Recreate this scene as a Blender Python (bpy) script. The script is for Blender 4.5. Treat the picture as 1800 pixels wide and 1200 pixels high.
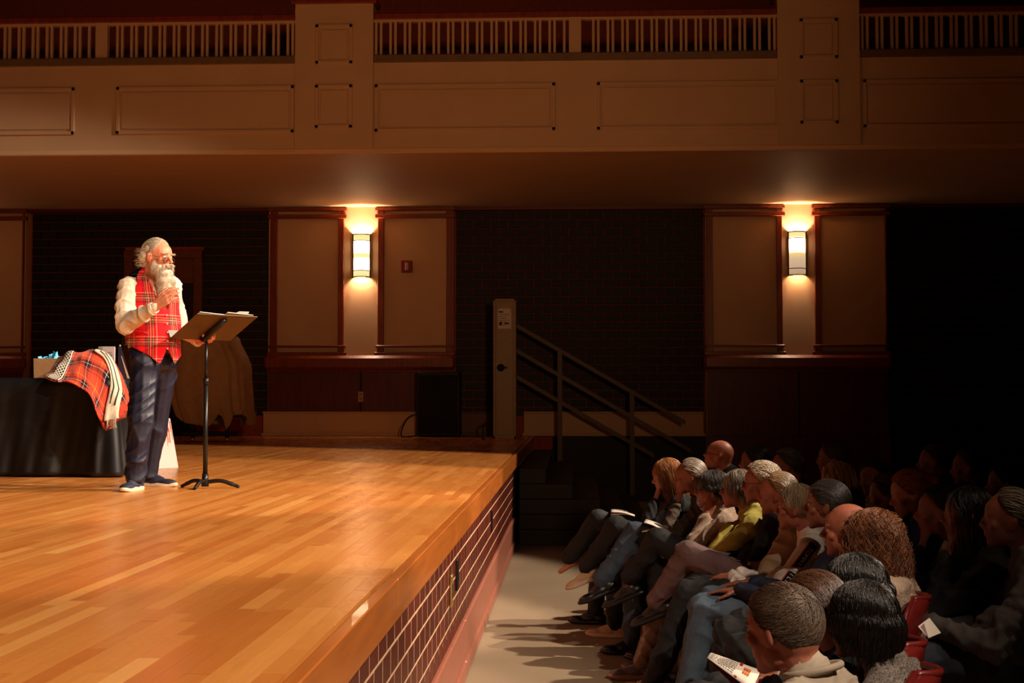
import bpy, bmesh, math, random
import numpy as np
from mathutils import Vector, Matrix, Euler
for o in list(bpy.data.objects): bpy.data.objects.remove(o)
SC = bpy.context.scene; COL = SC.collection
random.seed(7); RNG = np.random.default_rng(7)
PI = math.pi
# ------------------------------------------------------------------ camera
F = 2380.0; HC = 1.65; STG = 1.006                      # focal length in pixels of the 1800 frame, eye height, stage height
YAW = math.radians(2.575); PITCH = math.radians(2.26)
cam_d = bpy.data.cameras.new('camera'); cam = bpy.data.objects.new('camera', cam_d); COL.objects.link(cam)
cam_d.sensor_width = 36; cam_d.lens = F*36/1800
cam.location = (0, 0, HC); cam.rotation_euler = (PI/2+PITCH, 0, YAW)
cam_d.clip_start = .05; cam_d.clip_end = 200
SC.camera = cam
CR = np.array(Euler((PI/2+PITCH, 0, YAW)).to_matrix())
def P(px, py, Y):                                       # point at depth Y seen at photo pixel
    d = CR @ np.array([(px-900)/F, -(py-600)/F, -1.0])
    t = Y/d[1]
    return Vector((d[0]*t, Y, HC+d[2]*t))
def PXY(px, Y): return P(px, 694, Y).x
# ------------------------------------------------------------------ world, lights, exposure
w = bpy.data.worlds.new('world'); SC.world = w; w.use_nodes = True
w.node_tree.nodes['Background'].inputs[0].default_value = (.01, .006, .004, 1)
w.node_tree.nodes['Background'].inputs[1].default_value = .1
SC.view_settings.view_transform = 'Standard'; SC.view_settings.look = 'None'
SC.view_settings.gamma = 1; SC.view_settings.use_curve_mapping = False; SC.view_settings.exposure = 0.0
V3 = lambda *a: Vector(a)
def spot(name, loc, tgt, power, half, blend, col, rad=.12):
    d = bpy.data.lights.new(name, 'SPOT'); o = bpy.data.objects.new(name, d); COL.objects.link(o)
    o.location = loc; v = Vector(tgt)-Vector(loc); o.rotation_euler = v.to_track_quat('-Z', 'Y').to_euler()
    d.energy = power; d.spot_size = math.radians(2*half); d.spot_blend = blend; d.color = col; d.shadow_soft_size = rad
    return o
# front-of-house profile spots: one beam across the stage, one from nearer the camera side
FOH = (1, .80, .62)
def foh(y, tx, ty, pw):                                # ceiling spots over the front rows, crossing onto the stage
    loc = V3(7.6, y, 8.3); dn = math.radians(26.0); d_ = V3(tx-7.6, ty-y, 0).normalized()
    spot('front_of_house_spot', loc, loc+d_*math.cos(dn)*10+V3(0, 0, -math.sin(dn)*10), pw, 23.7, .15, FOH, .10)
foh(11.6, -3.0, 11.4, 5900); foh(8.5, -3.0, 8.5, 5900); foh(5.4, -3.0, 5.6, 4300)
spot('front_of_house_spot', (4.6, -1.5, 8.4), (-3.3, 6.8, .6), 4600, 20, .6, FOH, .12)
spot('balcony_fill_spot', (2.0, -1.5, 3.0), (-2.6, 16, 5.2), 1150, 24, 1.0, (1, .50, .22), .3)  # added fill that warms the balcony front, no fixture behind it
spot('near_row_fill_spot', (3.6, 3.6, 7.6), (.95, 4.7, .9), 280, 15, .9, (1, .68, .44), .12)  # added weak fill for the nearest heads, outside the main beams
# ------------------------------------------------------------------ materials
def srgb(r, g, b):
    f = lambda c: (c/255/12.92) if c/255 <= .04045 else ((c/255+.055)/1.055)**2.4
    return (f(r), f(g), f(b), 1)
MATS = {}
def nd(nt, t, **kw):
    n = nt.nodes.new(t)
    for k, v in kw.items(): setattr(n, k, v)
    return n
def mat(name, col, rough=.6, metal=0, var=.12, scale=12, bump=0, bscale=60, stretch=(1, 1, 1), rand=0, emit=None, spec=.5, sheen=0, coat=0, sss=0, island=0):
    if name in MATS: return MATS[name]
    m = bpy.data.materials.new(name); m.use_nodes = True; nt = m.node_tree; b = nt.nodes['Principled BSDF']; L = nt.links.new
    tc = nd(nt, 'ShaderNodeTexCoord'); mp = nd(nt, 'ShaderNodeMapping'); mp.inputs['Scale'].default_value = stretch; L(tc.outputs['Object'], mp.inputs[0])
    nz = nd(nt, 'ShaderNodeTexNoise'); nz.inputs['Scale'].default_value = scale; nz.inputs['Detail'].default_value = 5; L(mp.outputs[0], nz.inputs[0])
    cr = nd(nt, 'ShaderNodeMapRange'); cr.inputs[1].default_value = .3; cr.inputs[2].default_value = .7; cr.inputs[3].default_value = 1-var; cr.inputs[4].default_value = 1+var
    L(nz.outputs[0], cr.inputs[0]); val = cr.outputs[0]
    if rand or island:
        src = nd(nt, 'ShaderNodeNewGeometry').outputs['Random Per Island'] if island else nd(nt, 'ShaderNodeObjectInfo').outputs['Random']
        r = nd(nt, 'ShaderNodeMapRange'); a = island or rand; r.inputs[3].default_value = 1-a; r.inputs[4].default_value = 1+a; L(src, r.inputs[0])
        mm = nd(nt, 'ShaderNodeMath', operation='MULTIPLY'); L(val, mm.inputs[0]); L(r.outputs[0], mm.inputs[1]); val = mm.outputs[0]
    mx = nd(nt, 'ShaderNodeVectorMath', operation='SCALE'); mx.inputs[0].default_value = col[:3]; L(val, mx.inputs['Scale'])
    L(mx.outputs[0], b.inputs['Base Color'])
    b.inputs['Roughness'].default_value = rough; b.inputs['Metallic'].default_value = metal; b.inputs['Specular IOR Level'].default_value = spec
    b.inputs['Sheen Weight'].default_value = sheen; b.inputs['Coat Weight'].default_value = coat
    if sss: b.inputs['Subsurface Weight'].default_value = sss; b.inputs['Subsurface Radius'].default_value = (.02, .008, .004)
    if bump:
        n2 = nd(nt, 'ShaderNodeTexNoise'); n2.inputs['Scale'].default_value = bscale; n2.inputs['Detail'].default_value = 4; L(mp.outputs[0], n2.inputs[0])
        bp = nd(nt, 'ShaderNodeBump'); bp.inputs['Strength'].default_value = bump; bp.inputs['Distance'].default_value = .01; L(n2.outputs[0], bp.inputs['Height']); L(bp.outputs[0], b.inputs['Normal'])
    if emit: b.inputs['Emission Color'].default_value = emit[0]; b.inputs['Emission Strength'].default_value = emit[1]
    MATS[name] = m; return m
CREAM = mat('cream_paint', srgb(210, 172, 134), .55, bump=.05, bscale=90, var=.04, scale=2)
SOFFIT = mat('soffit_paint', srgb(222, 180, 138), .6, bump=.04, bscale=70, var=.04, scale=1.2)
CHERRY = mat('cherry_wood', srgb(132, 52, 22), .38, var=.25, scale=5, stretch=(6, 6, .6), bump=.05)
CHERRYD = mat('dark_cherry_panel', srgb(96, 26, 16), .45, var=.22, scale=4, stretch=(5, 5, .5))
BRICKD = mat('black_glazed_brick', srgb(13, 9, 8), .6, rand=.5, var=.3, bump=.2)
MORTARW = mat('wall_mortar', srgb(170, 76, 50), .9, bump=.2)
BRICKS = mat('stage_brick', srgb(84, 30, 18), .36, rand=.28, var=.2, scale=20, bump=.1)
MORTARS = mat('stage_mortar', srgb(196, 156, 120), .9, bump=.25, var=.15)
SKIRT = mat('pink_painted_skirting', srgb(146, 88, 68), .42, var=.06, bump=.04)
NOSE = mat('maple_nosing', srgb(176, 98, 38), .3, var=.14, scale=3, stretch=(8, .7, 8), coat=.2)
LINO = mat('beige_linoleum', srgb(150, 132, 108), .5, var=.07, scale=1.5, bump=.03)
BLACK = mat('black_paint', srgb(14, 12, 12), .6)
STEEL = mat('painted_steel', srgb(168, 142, 108), .45, var=.06)
CLOTHB = mat('black_tablecloth', srgb(9, 8, 9), .5, bump=.1, bscale=300)
def wood_floor():
    m = bpy.data.materials.new('maple_strip_floor'); m.use_nodes = True; nt = m.node_tree; b = nt.nodes['Principled BSDF']; L = nt.links.new
    at = nd(nt, 'ShaderNodeAttribute', attribute_name='tone')
    ramp = nd(nt, 'ShaderNodeValToRGB'); e = ramp.color_ramp.elements
    e[0].position = 0; e[0].color = srgb(184, 104, 44); e[1].position = 1; e[1].color = srgb(222, 162, 90)
    for p, c in ((.25, srgb(192, 116, 52)), (.6, srgb(202, 130, 62)), (.85, srgb(212, 142, 72))):
        q = e.new(p); q.color = c
    L(at.outputs['Fac'], ramp.inputs[0])
    tc = nd(nt, 'ShaderNodeTexCoord'); mp = nd(nt, 'ShaderNodeMapping'); mp.inputs['Scale'].default_value = (60, 3, 60); L(tc.outputs['Object'], mp.inputs[0])
    nz = nd(nt, 'ShaderNodeTexNoise'); nz.inputs['Scale'].default_value = 1; nz.inputs['Detail'].default_value = 6; nz.inputs['Distortion'].default_value = 1.2; L(mp.outputs[0], nz.inputs[0])
    mr = nd(nt, 'ShaderNodeMapRange'); mr.inputs[3].default_value = .86; mr.inputs[4].default_value = 1.12; L(nz.outputs[0], mr.inputs[0])
    sc = nd(nt, 'ShaderNodeVectorMath', operation='SCALE'); L(ramp.outputs[0], sc.inputs[0]); L(mr.outputs[0], sc.inputs['Scale']); L(sc.outputs[0], b.inputs['Base Color'])
    n3 = nd(nt, 'ShaderNodeTexNoise'); n3.inputs['Scale'].default_value = 2.2; n3.inputs['Detail'].default_value = 3; L(tc.outputs['Object'], n3.inputs[0])
    r3 = nd(nt, 'ShaderNodeMapRange'); r3.inputs[3].default_value = .19; r3.inputs[4].default_value = .34; L(n3.outputs[0], r3.inputs[0]); L(r3.outputs[0], b.inputs['Roughness'])
    m2 = nd(nt, 'ShaderNodeMapping'); m2.inputs['Scale'].default_value = (9, 5, 9); L(tc.outputs['Object'], m2.inputs[0])
    n4 = nd(nt, 'ShaderNodeTexNoise'); n4.inputs['Scale'].default_value = 1.5; n4.inputs['Detail'].default_value = 4; L(m2.outputs[0], n4.inputs[0])
    bp = nd(nt, 'ShaderNodeBump'); bp.inputs['Strength'].default_value = .10; bp.inputs['Distance'].default_value = .01; L(n4.outputs[0], bp.inputs['Height']); L(bp.outputs[0], b.inputs['Normal'])
    b.inputs['Specular IOR Level'].default_value = .45
    return m
FLOORW = wood_floor()
def tartan(name, warp, period, ground_rough=.8, scale=1.0, cream=None):
    """warp: list of (position 0..1, colour) for a constant ramp used both ways; UV in metres"""
    m = bpy.data.materials.new(name); m.use_nodes = True; nt = m.node_tree; b = nt.nodes['Principled BSDF']; L = nt.links.new
    uv = nd(nt, 'ShaderNodeUVMap'); sep = nd(nt, 'ShaderNodeSeparateXYZ'); L(uv.outputs[0], sep.inputs[0])
    outs = []
    for ax in (0, 1):
        d = nd(nt, 'ShaderNodeMath', operation='DIVIDE'); L(sep.outputs[ax], d.inputs[0]); d.inputs[1].default_value = period
        fr = nd(nt, 'ShaderNodeMath', operation='FRACT'); L(d.outputs[0], fr.inputs[0])
        r = nd(nt, 'ShaderNodeValToRGB'); r.color_ramp.interpolation = 'CONSTANT'
        e = r.color_ramp.elements; e[0].position = 0; e[0].color = warp[0][1]; e[1].position = warp[-1][0]; e[1].color = warp[-1][1]
        for p, c in warp[1:-1]:
            q = e.new(p); q.color = c
        L(fr.outputs[0], r.inputs[0]); outs.append(r.outputs[0])
    mx = nd(nt, 'ShaderNodeMix', data_type='RGBA'); mx.inputs[0].default_value = .5; L(outs[0], mx.inputs[6]); L(outs[1], mx.inputs[7])
    L(mx.outputs[2], b.inputs['Base Color']); b.inputs['Roughness'].default_value = ground_rough; b.inputs['Sheen Weight'].default_value = .1
    b.inputs['Specular IOR Level'].default_value = .2
    nz = nd(nt, 'ShaderNodeTexNoise'); nz.inputs['Scale'].default_value = 30; tc = nd(nt, 'ShaderNodeTexCoord'); L(tc.outputs['Object'], nz.inputs[0])
    bp = nd(nt, 'ShaderNodeBump'); bp.inputs['Strength'].default_value = .35; bp.inputs['Distance'].default_value = .01; L(nz.outputs[0], bp.inputs['Height']); L(bp.outputs[0], b.inputs['Normal'])
    return m
RED = srgb(214, 12, 20); NAVY = srgb(16, 14, 60); BLK = srgb(8, 8, 10); YEL = srgb(200, 160, 84); WHT = srgb(238, 226, 210); GRN = srgb(20, 60, 36)
VEST = tartan('royal_tartan', [(0, RED), (.46, NAVY), (.50, RED), (.53, BLK), (.575, YEL), (.595, GRN), (.65, RED), (.675, WHT), (.69, RED), (.73, GRN), (.785, YEL), (.805, BLK), (.85, RED), (.92, WHT), (.935, RED)], .15)
ORR = srgb(222, 70, 42)
BLANK = tartan('blanket_tartan', [(0, ORR), (.22, srgb(244, 160, 40)), (.25, ORR), (.42, srgb(60, 30, 30)), (.50, BLK), (.56, srgb(236, 220, 214)), (.58, BLK), (.66, srgb(70, 34, 34)), (.74, ORR), (.80, srgb(120, 40, 36)), (.84, ORR)], .26)
# ------------------------------------------------------------------ mesh helpers
def link(o, parent=None):
    COL.objects.link(o)
    if parent is not None: o.parent = parent
    return o
def obj(name, me, m, parent=None, label=None):
    o = bpy.data.objects.new(name, me); link(o, parent)
    if m is not None and not me.materials: me.materials.append(m)
    if label: o['label'] = label
    return o
def tag(o, label=None, cat=None, group=None, kind=None):
    for k, v in (('label', label), ('category', cat), ('group', group), ('kind', kind)):
        if v: o[k] = v
    return o
def empty(name, loc=(0, 0, 0), rz=0):
    o = bpy.data.objects.new(name, None); o.location = loc; o.rotation_euler = (0, 0, rz); o.empty_display_size = .05
    return link(o)
def py(verts, faces, smooth=False, uv=None):
    me = bpy.data.meshes.new('m'); me.from_pydata([tuple(v) for v in verts], [], [tuple(f) for f in faces])
    if smooth: me.polygons.foreach_set('use_smooth', [True]*len(me.polygons))
    if uv is not None:
        l = me.uv_layers.new(name='UVMap'); vi = np.zeros(len(me.loops), dtype=np.int32); me.loops.foreach_get('vertex_index', vi)
        l.data.foreach_set('uv', np.asarray(uv, dtype=np.float32)[vi].ravel())
    me.update(); return me
def text_mesh(name, c, parent):
    o = bpy.data.objects.new('tmp', c); COL.objects.link(o); dg = bpy.context.evaluated_depsgraph_get()
    me = bpy.data.meshes.new_from_object(o.evaluated_get(dg)); bpy.data.objects.remove(o); return link(bpy.data.objects.new(name, me), parent)
class MB:
    def __init__(s): s.v = []; s.f = []
    def add(s, vs, fs):
        n = len(s.v); s.v += [tuple(v) for v in vs]; s.f += [tuple(i+n for i in f) for f in fs]; return s
    def box(s, a, b, ch=0):
        x0, y0, z0 = min(a[0], b[0]), min(a[1], b[1]), min(a[2], b[2]); x1, y1, z1 = max(a[0], b[0]), max(a[1], b[1]), max(a[2], b[2])
        if ch:
            bm = bmesh.new(); bmesh.ops.create_cube(bm, size=1)
            for v in bm.verts: v.co = Vector(((x0+x1)/2+v.co.x*(x1-x0), (y0+y1)/2+v.co.y*(y1-y0), (z0+z1)/2+v.co.z*(z1-z0)))
            bmesh.ops.bevel(bm, geom=bm.edges[:], offset=ch, segments=1, affect='EDGES')
            bm.verts.index_update(); s.add([v.co[:] for v in bm.verts], [[v.index for v in f.verts] for f in bm.faces]); bm.free(); return s
        return s.add([(x0, y0, z0), (x1, y0, z0), (x1, y1, z0), (x0, y1, z0), (x0, y0, z1), (x1, y0, z1), (x1, y1, z1), (x0, y1, z1)],
                     [(0, 3, 2, 1), (4, 5, 6, 7), (0, 1, 5, 4), (1, 2, 6, 5), (2, 3, 7, 6), (3, 0, 4, 7)])
    def tube(s, pts, r, n=8, cap=True):
        pts = [Vector(p) for p in pts]; rs = r if isinstance(r, (list, tuple)) else [r]*len(pts)
        rings = []; up = None
        for i, p in enumerate(pts):
            t = (pts[min(i+1, len(pts)-1)]-pts[max(i-1, 0)]).normalized()
            if up is None: up = t.orthogonal().normalized()
            up = (up-t*up.dot(t)); up = up.normalized() if up.length > 1e-6 else t.orthogonal().normalized()
            sd = t.cross(up)
            rings.append([p+(up*math.cos(a)+sd*math.sin(a))*rs[i] for a in [2*PI*k/n for k in range(n)]])
        vs = [q for rg in rings for q in rg]; fs = []
        for i in range(len(pts)-1):
            for k in range(n): fs.append((i*n+k, i*n+(k+1) % n, (i+1)*n+(k+1) % n, (i+1)*n+k))
        if cap: fs.append(tuple(range(n))[::-1]); fs.append(tuple((len(pts)-1)*n+k for k in range(n)))
        return s.add(vs, fs)
    def prism(s, poly, d):                              # polygon points extruded by vector d
        n = len(poly); d = Vector(d); vs = [Vector(p) for p in poly]+[Vector(p)+d for p in poly]
        fs = [tuple(range(n))[::-1], tuple(range(n, 2*n))]+[(i, (i+1) % n, n+(i+1) % n, n+i) for i in range(n)]
        return s.add(vs, fs)
    def ball(s, c, r, R=None, nu=12, nv=8):
        r = (r, r, r) if not isinstance(r, (tuple, list)) else r
        vs = []; c = Vector(c)
        for j in range(nv+1):
            ph = PI*j/nv
            for i in range(nu):
                th = 2*PI*i/nu; v = Vector((r[0]*math.sin(ph)*math.cos(th), r[1]*math.sin(ph)*math.sin(th), r[2]*math.cos(ph)))
                if R is not None: v = R @ v
                vs.append(c+v)
        fs = [(j*nu+i, (j+1)*nu+i, (j+1)*nu+(i+1) % nu, j*nu+(i+1) % nu) for j in range(nv) for i in range(nu)]
        return s.add(vs, fs)
    def cap(s, p0, p1, r0, r1, n=12):                   # tapered capsule
        p0 = Vector(p0); p1 = Vector(p1); t = (p1-p0); L = t.length
        if L < 1e-5: return s.ball(p0, r0)
        t /= L; pts = []; rs = []
        for a in (-80, -50, -20): pts.append(p0+t*r0*math.sin(math.radians(a))); rs.append(r0*math.cos(math.radians(a)))
        for a in (20, 50, 80): pts.append(p1+t*r1*math.sin(math.radians(a))); rs.append(r1*math.cos(math.radians(a)))
        return s.tube(pts, rs, n)
    def chain(s, pts, rs, n=12):
        for i in range(len(pts)-1): s.cap(pts[i], pts[i+1], rs[i], rs[i+1], n)
        return s
    def mesh(s, smooth=False): 
        return py(s.v, s.f, smooth)
    def build(s, name, m, parent=None, smooth=False, label=None): return obj(name, s.mesh(smooth), m, parent, label)
def tube_o(name, pts, r, m, parent=None, n=10, label=None): return MB().tube(pts, r, n).build(name, m, parent, True, label)
def box_o(name, a, b, m, parent=None, ch=0, label=None): return MB().box(a, b, ch).build(name, m, parent, False, label)
def evalmods(me, mods):
    o = bpy.data.objects.new('tmp', me); COL.objects.link(o)
    for t, kw in mods:
        md = o.modifiers.new('m', t)
        for k, v in kw.items(): setattr(md, k, v)
    dg = bpy.context.evaluated_depsgraph_get(); r = bpy.data.meshes.new_from_object(o.evaluated_get(dg))
    bpy.data.objects.remove(o); return r
def getv(me): a = np.zeros(len(me.vertices)*3, dtype=np.float32); me.vertices.foreach_get('co', a); return a.reshape(-1, 3)
def setv(me, a): me.vertices.foreach_set('co', a.astype(np.float32).ravel()); me.update()
def getn(me): a = np.zeros(len(me.vertices)*3, dtype=np.float32); me.vertices.foreach_get('normal', a); return a.reshape(-1, 3)
def wrinkle(p, seed=0, f=1.0):
    g = np.random.default_rng(seed); out = 0
    for k in range(3):
        d1 = g.normal(size=3); d1 /= np.linalg.norm(d1); d2 = g.normal(size=3); d2 /= np.linalg.norm(d2); d3 = g.normal(size=3)
        q = p@d1*(26+14*k)*f + 2.2*np.sin(p@d2*(9+5*k)*f+g.uniform(0, 6)) + g.uniform(0, 6)
        out = out + (1-np.abs(np.sin(q/2)))**1.6*(.5+.5*np.sin(p@d3*6*f+g.uniform(0, 6)))/(1+.4*k)
    return out-.45
def blob(mb, voxel=.008, sm=4, amp=0, freq=1, seed=0, dec=1.0, fn=None):
    me = mb.mesh()
    mods = [('REMESH', dict(mode='VOXEL', voxel_size=voxel, adaptivity=0)), ('SMOOTH', dict(factor=.5, iterations=sm))]
    me = evalmods(me, mods)
    if amp or fn:
        v = getv(me)
        if amp: v = v+getn(me)*(wrinkle(v, seed, freq)*amp)[:, None]
        if fn: v = fn(v)
        setv(me, v)
    if dec < 1: me = evalmods(me, [('DECIMATE', dict(ratio=dec))])
    me.polygons.foreach_set('use_smooth', [True]*len(me.polygons)); me.update(); return me
def grid_mesh(G, uv=None, closed=False, thick=0):
    G = np.asarray(G); n, k = G.shape[:2]; vs = G.reshape(-1, 3); fs = []
    for i in range(n-1):
        for j in range(k-(0 if closed else 1)):
            fs.append((i*k+j, i*k+(j+1) % k, (i+1)*k+(j+1) % k, (i+1)*k+j))
    me = py(vs, fs, True, None if uv is None else np.asarray(uv).reshape(-1, 2))
    if thick: me = evalmods(me, [('SOLIDIFY', dict(thickness=thick, offset=0))])
    return me
def catmull(C, k):                                      # C (n,d) -> smooth resample k per span
    C = np.asarray(C, float); n = len(C); out = []
    E = np.vstack([2*C[0]-C[1], C, 2*C[-1]-C[-2]])
    for i in range(n-1):
        for t in np.linspace(0, 1, k, endpoint=False):
            a, b, c, d = E[i], E[i+1], E[i+2], E[i+3]
            out.append(.5*((2*b)+(-a+c)*t+(2*a-5*b+4*c-d)*t*t+(-a+3*b-3*c+d)*t**3))
    out.append(C[-1]); return np.array(out)
def surf(ctrl, ku=8, kv=8):                             # ctrl rows of points -> smooth grid
    ctrl = np.asarray([[tuple(p) for p in r] for r in ctrl], float)
    A = np.stack([catmull(r, ku) for r in ctrl]); n, k, _ = A.shape
    return np.stack([catmull(A[:, j], kv) for j in range(k)], axis=1)

# ================================================================== SETTING
YW = .644*F/72                                          # back wall depth
XE_ = -.612
ZT = P(636, 366, YW).z; YB = YW-4.95                     # soffit height, balcony front
def S(o, kind='structure'): o['kind'] = kind; return o
S(box_o('floor', (-12.5, -2, -.1), (16, YW+.3, 0), LINO))
sub = S(box_o('stage_deck', (-12.4, 1.2, 0), (-.70, YW-.02, STG-.022), BLACK))
# ceiling and side walls
DARKW = mat('dark_hall_wall', srgb(46, 26, 16), .8)
S(box_o('ceiling', (-12.5, -2, 9.6), (16, YW+.3, 9.7), DARKW))
S(box_o('wall_left', (-12.6, -2, 0), (-12.5, YW+.3, 9.6), DARKW))
S(box_o('wall_right', (16, -2, 0), (16.1, YW+.3, 9.6), DARKW))
# ---- back wall, bays of brick
def X(px, Y=YW): return PXY(px, Y)
def Z(py_, Y=YW, px=900): return P(px, py_, Y).z
wall = S(box_o('wall_back', (-12.5, YW+.05, 0), (16, YW+.25, 9.6), MORTARW))
bw, bh = 30.7/111.7, 15.05/111.7
bme = MB().box((-bw/2+.007, -.035, -bh/2+.006), (bw/2-.007, .035, bh/2-.006), .004).mesh(); bme.materials.append(BRICKD)
def bay(name, x0, x1, z0, z1, holes=()):
    root = empty(name, (x0, YW+.05, z0)); S(root); cells = []
    k = 0; z = z1-bh/2
    while z > z0-bh*.4:
        x = x0+(bw/2 if k % 2 else 0)
        while x < x1+bw/2:
            a0, a1 = max(x-bw/2, x0), min(x+bw/2, x1)
            for a, b, c, d in holes:
                if c < z < d+bh*.4:
                    if a < a0 and a1 < b: a1 = a0
                    elif a0 < a < a1: a1 = a
                    elif a0 < b < a1: a0 = b
            if a1-a0 > .03: cells.append(((a0+a1)/2, z, (a1-a0)/bw))
            x += bw
        z -= bh; k += 1
    cells.sort(key=lambda c: -c[1]); one = cells[:300]; rest = cells[300:]
    for x, z, sx in one:
        o = bpy.data.objects.new('brick', bme); o.parent = root; o.location = (x-x0, random.uniform(-.003, .003), z-z0); o.scale.x = sx; COL.objects.link(o)
    if rest:
        mb = MB()
        for x, z, sx in rest: mb.box((x-x0-sx*bw/2+.007, -.035, z-z0-bh/2+.006), (x-x0+sx*bw/2-.007, .035, z-z0+bh/2-.006))
        o = mb.build('bricks', BRICKD, root); o['kind'] = 'stuff'
zb = Z(723)
dx0, dx1, dz = X(217), X(355), Z(438)
bay('wall_bay', X(52), X(474), zb, ZT-.06, [(dx0, dx1, 0, dz)])
bay('wall_bay', X(801), X(1238), zb, ZT-.06)
bay('wall_bay', X(1562), X(1900), zb, ZT-.06)
# crown strip under soffit in brick bays
S(box_o('trim_4', (-12.4, YW-.12, ZT-.055), (16, YW+.05, ZT), CHERRYD))
# baseboards
def baseboard(name, x0, x1, z0, z1, y, m=CREAM):
    r = empty(name, (0, 0, 0)); S(r)
    box_o('board', (x0, y-.03, z0), (x1, y+.05, z1-.03), m, r, .004); box_o('cap', (x0, y-.045, z1-.03), (x1, y+.05, z1), m, r, .006)
    box_o('shoe_moulding', (x0-.03, y-.065, z0), (x1+.03, y-.03, z0+.05), m, r, .01)
baseboard('baseboard_back', X(801), X(907), STG, zb, YW-.02, CHERRYD)
baseboard('baseboard_back', X(921), X(1236), STG, zb, YW-.02)
baseboard('baseboard_back', -12, X(216), STG, zb, YW-.02, CHERRYD)
# pilasters with framed panels
def pier(n, outer, strip, lp, rp, base=True):
    r = empty('trim_%d' % n); S(r); yf = YW-.14
    x0, x1 = X(outer[0]), X(outer[1])
    zs, zs2 = Z(625), Z(650)
    box_o('backing', (x0+.02, yf, STG), (x1-.02, YW+.06, ZT), CREAM, r)
    for (a, b, ia, ib) in (lp, rp):
        a, b, ia, ib = X(a), X(b), X(ia), X(ib); ys = yf-.06
        box_o('stile', (a+.03, ys, zs), (ia, yf, ZT-.05), CHERRY, r, .006); box_o('stile', (ib, ys, zs), (b-.03, yf, ZT-.05), CHERRY, r, .006)
        box_o('cream_panel', (ia, yf-.012, zs+.1), (ib, yf+.001, ZT-.17), CREAM, r)
        for i, (za, zb_) in enumerate(((366, 372), (378, 385), (607, 611), (619, 625))):
            e = .045 if i in (0, 1, 3) else .02
            if i == 2: e = .03
            box_o('rail', (a-e+.03, ys-.02, Z(zb_)), (b+e-.03, yf, Z(za)), CHERRY, r, .008)
    box_o('sill', (x0-.03, yf-.13, zs2), (x1+.03, yf, zs), CHERRY, r, .045); box_o('sill_moulding', (x0, yf-.07, zs2-.03), (x1, yf, zs2), CHERRY, r, .01)
    mid = (X(strip[0])+X(strip[1]))/2
    ztop = Z(723); zz = ztop if base else STG
    for a, b in ((x0+.03, mid-.012), (mid+.012, x1-.03)): box_o('wainscot_panel', (a, yf-.025, zz), (b, yf, zs2), CHERRYD, r, .005)
    box_o('gap_shade_strip', (mid-.03, yf-.006, zz), (mid+.03, yf+.01, zs2), BLACK, r)  # black strip set between the panels, stands in for shade in the gap
    if base:
        box_o('baseboard', (x0-.04, yf-.05, STG), (x1, yf, ztop-.03), CREAM, r, .004); box_o('baseboard_cap', (x0-.05, yf-.065, ztop-.03), (x1, yf, ztop), CREAM, r, .008)
        box_o('shoe_moulding', (x0-.07, yf-.085, STG), (x1, yf-.05, STG+.05), CREAM, r, .012)
    else:
        box_o('base_panel', (x0, yf-.03, 0), (x1, yf, STG), CHERRYD, r)
pier(1, (472, 800), (612, 662), (475, 610, 490, 597), (663, 800, 677, 786))
pier(2, (1238, 1560), (1377, 1427), (1238, 1377, 1252, 1364), (1427, 1560, 1441, 1553), base=False)
pier(3, (-290, 50), (-150, -100), (-285, -150, -270, -163), (-100, 50, -86, 44))
# door behind the speaker
d = empty('door_1', ((dx0+dx1)/2, YW, STG)); S(d); dw = (dx1-dx0)/2; H = dz-STG
DOORM = mat('door_wood', srgb(120, 62, 28), .5, var=.15)
for s in (-1, 1): box_o('jamb', (s*(dw), -.06, 0), (s*(dw-.14), .05, H), DOORM, d, .008)
box_o('head_casing', (-dw, -.065, H-.13), (dw, .05, H), DOORM, d, .008)
zt2 = Z(490)-STG
box_o('transom_panel', (-dw+.13, -.0, zt2), (dw-.13, .05, H-.13), DOORM, d); box_o('transom_bar', (-dw+.13, -.03, zt2-.05), (dw-.13, .05, zt2), DOORM, d, .006)
box_o('door_leaf', (-dw+.14, .0, 0), (dw-.14, .04, zt2-.05), mat('dark_door', srgb(36, 18, 12), .5), d)
tube_o('handle', [(dw-.2, -.02, .95), (dw-.2, -.05, .95), (dw-.3, -.05, .95)], .011, STEEL, d)
S(box_o('trim_5', (XE_+.3, YW-.06, 0), (16, YW+.05, STG), BLACK))  # black sheet added over the wall foot to stand in for shade
S(box_o('trim_6', (X(1562), YW-.06, STG), (16, YW+.05, zb), BLACK))  # same at the right end, shade put in as a black sheet
# ---- balcony
bal = empty('wall_balcony', (0, YB, ZT)); S(bal)
def bx(px, Yd=YB): return PXY(px, Yd)
zf = lambda y: P(900, y, YB).z-ZT
box_o('soffit', (-12.4, 0, 0), (16, YW+.1-YB, .12), SOFFIT, bal)
box_o('soffit_edge', (-12.4, -.035, -.02), (16, .05, .05), SOFFIT, bal, .012)
zrail = zf(107.5)
box_o('fascia', (-12.4, -.03, .03), (16, .1, zrail-.01), CREAM, bal)
piers_px = [(-340, -205), (517, 655), (1370, 1515)]
def raised(x0, x1, z0, z1, y=-.03):
    fr = MB(); t = .045
    for a, b in (((x0, z0), (x1, z0+t)), ((x0, z1-t), (x1, z1)), ((x0, z0), (x0+t, z1)), ((x1-t, z0), (x1, z1))):
        fr.box((a[0], y-.022, a[1]), (b[0], y, b[1]), .006)
    o = fr.build('panel_moulding', CREAM, bal)
    box_o('panel', (x0+t+.02, y-.014, z0+t+.02), (x1-t-.02, y, z1-t-.02), CREAM, bal, .008)
for a, b in ((-160, 127), (200, 515), (657, 977), (1050, 1377), (1521, 1850)): raised(bx(a), bx(b), zf(231), zf(147))
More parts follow.
